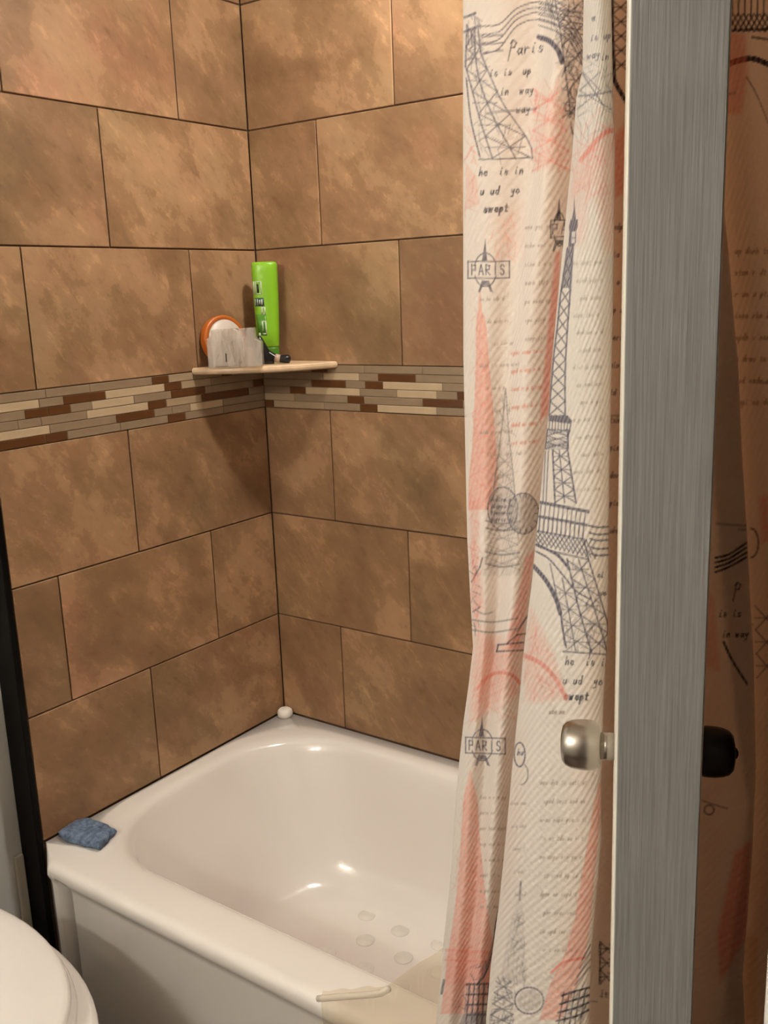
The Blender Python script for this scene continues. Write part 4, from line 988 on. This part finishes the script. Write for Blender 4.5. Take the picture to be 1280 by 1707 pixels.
cl = bpy.data.objects.new('curtain_cloth', me); COL.objects.link(cl); cl.parent = cur; cl.location = (-1.25, 0.80, 0.0)
bmr = bmesh.new()
for i in range(8):
    x = 1.07 + i * 0.06
    n1, n2 = 20, 6
    g = [[(x + .0016 * math.sin(2 * math.pi * b_ / n2), -0.80 + (.021 + .0016 * math.cos(2 * math.pi * b_ / n2)) * math.cos(2 * math.pi * a_ / n1), 1.918 + (.026 + .0016 * math.cos(2 * math.pi * b_ / n2)) * math.sin(2 * math.pi * a_ / n1)) for b_ in range(n2)] for a_ in range(n1)]
    V = [(p[0] - 0.76, p[1] + 0.80, p[2] - 1.93) for r_ in g for p in r_]
    Fc = [(a_ * n2 + b_, ((a_ + 1) % n1) * n2 + b_, ((a_ + 1) % n1) * n2 + (b_ + 1) % n2, a_ * n2 + (b_ + 1) % n2) for a_ in range(n1) for b_ in range(n2)]
    mesh_obj('curtain_ring', V, Fc, M['chrome'], rod, True)
bmr.free()
tag(cur, 'white fabric shower curtain printed with grey and pink towers and handwriting', 'curtain')

# ------------------------------------------------------------------ clear liner flaring out over the tub's front edge
nu, nv = 60, 34
V = []
for i in range(nu + 1):
    s = i / nu
    x = 0.757 + s * 0.30
    zt = np.interp(x, [.757, .871, .905, .9685, 1.057], [.427, .486, .525, .588, .74])
    for j in range(nv + 1):
        t = j / nv
        z = zt - (zt - (0.045 + 0.012 * math.sin(s * 9))) * t ** 1.3
        fold = 0.005 * math.sin(s * 19 + 1.2 * t) * (0.3 + 0.7 * t) + 0.003 * math.sin(s * 43 + 2 * t)
        y = -0.776 - 0.004 * math.sin(math.pi * min(1, t * 4)) - fold * 0.8
        y += 0.004 * math.exp(-t * 30)
        if x > 0.98: y = min(-0.7735, y + 0.02 * min(1, (x - .98) / .02) * 0.2)
        V.append((x + 0.004 * math.sin(t * 5 + s * 3), min(y, -0.7685), z))
Fc = [(i * (nv + 1) + j, (i + 1) * (nv + 1) + j, (i + 1) * (nv + 1) + j + 1, i * (nv + 1) + j + 1) for i in range(nu) for j in range(nv)]
ln = empty('curtain_liner', (0.9, -0.78, 0.14))
o = mesh_obj('liner_sheet', [(a - .9, b + .78, c - .14) for a, b, c in V], Fc, M['liner'], ln, True)
# the rolled hem along the top edge
hem = [(x, -0.7800, float(np.interp(x, [.757, .871, .905], [.427, .486, .520]))) for x in np.linspace(.7575, .885, 12)]
tube('liner_hem', [(p[0] - .9, p[1] + .78 - .004, p[2] - .14 - .006) for p in hem], [.0048] * len(hem), M['hem'], ln, 10)
tag(ln, 'clear plastic curtain liner flaring over the front of the tub', 'curtain liner')

# ------------------------------------------------------------------ light fixtures
dl = empty('ceiling_downlight', (SHOWER_L[0], SHOWER_L[1], CEIL))
bm_obj('trim_ring', lathe_bm([(.062, -.0005), (.088, -.0005), (.088, -.006), (.066, -.010), (.062, -.008)], 36), M['white'], dl, True)
tag(dl, 'round recessed ceiling light above the tub', 'light')
em, nt, N, L, B = newmat('lit_bulb'); B.inputs['Emission Color'].default_value = (*WARM, 1); B.inputs['Emission Strength'].default_value = VAN_STRENGTH; B.inputs['Base Color'].default_value = (.8, .8, .8, 1)
vl = empty('vanity_light', (0.62, YF, 2.06))
bm_obj('back_plate', box_bm(-.34, .34, .0005, .03, -.05, .05, .006), M['chrome'], vl)
for x, y, z in VAN:
    o = bm_obj('lamp_holder', lathe_bm([(0, 0), (.028, 0), (.028, .11), (.022, .125), (0, .125)], 20), M['chrome'], vl, True)
    o.rotation_euler = (-math.pi / 2, 0, 0); o.location = (x - .62, .03, 0)
    bmm = bmesh.new(); bmesh.ops.create_icosphere(bmm, subdivisions=2, radius=.048)
    bm_obj('globe_bulb', bmm, em, vl, True, (x - .62, y - YF, 0))
tag(vl, 'chrome vanity light bar with three lit globe bulbs', 'light')
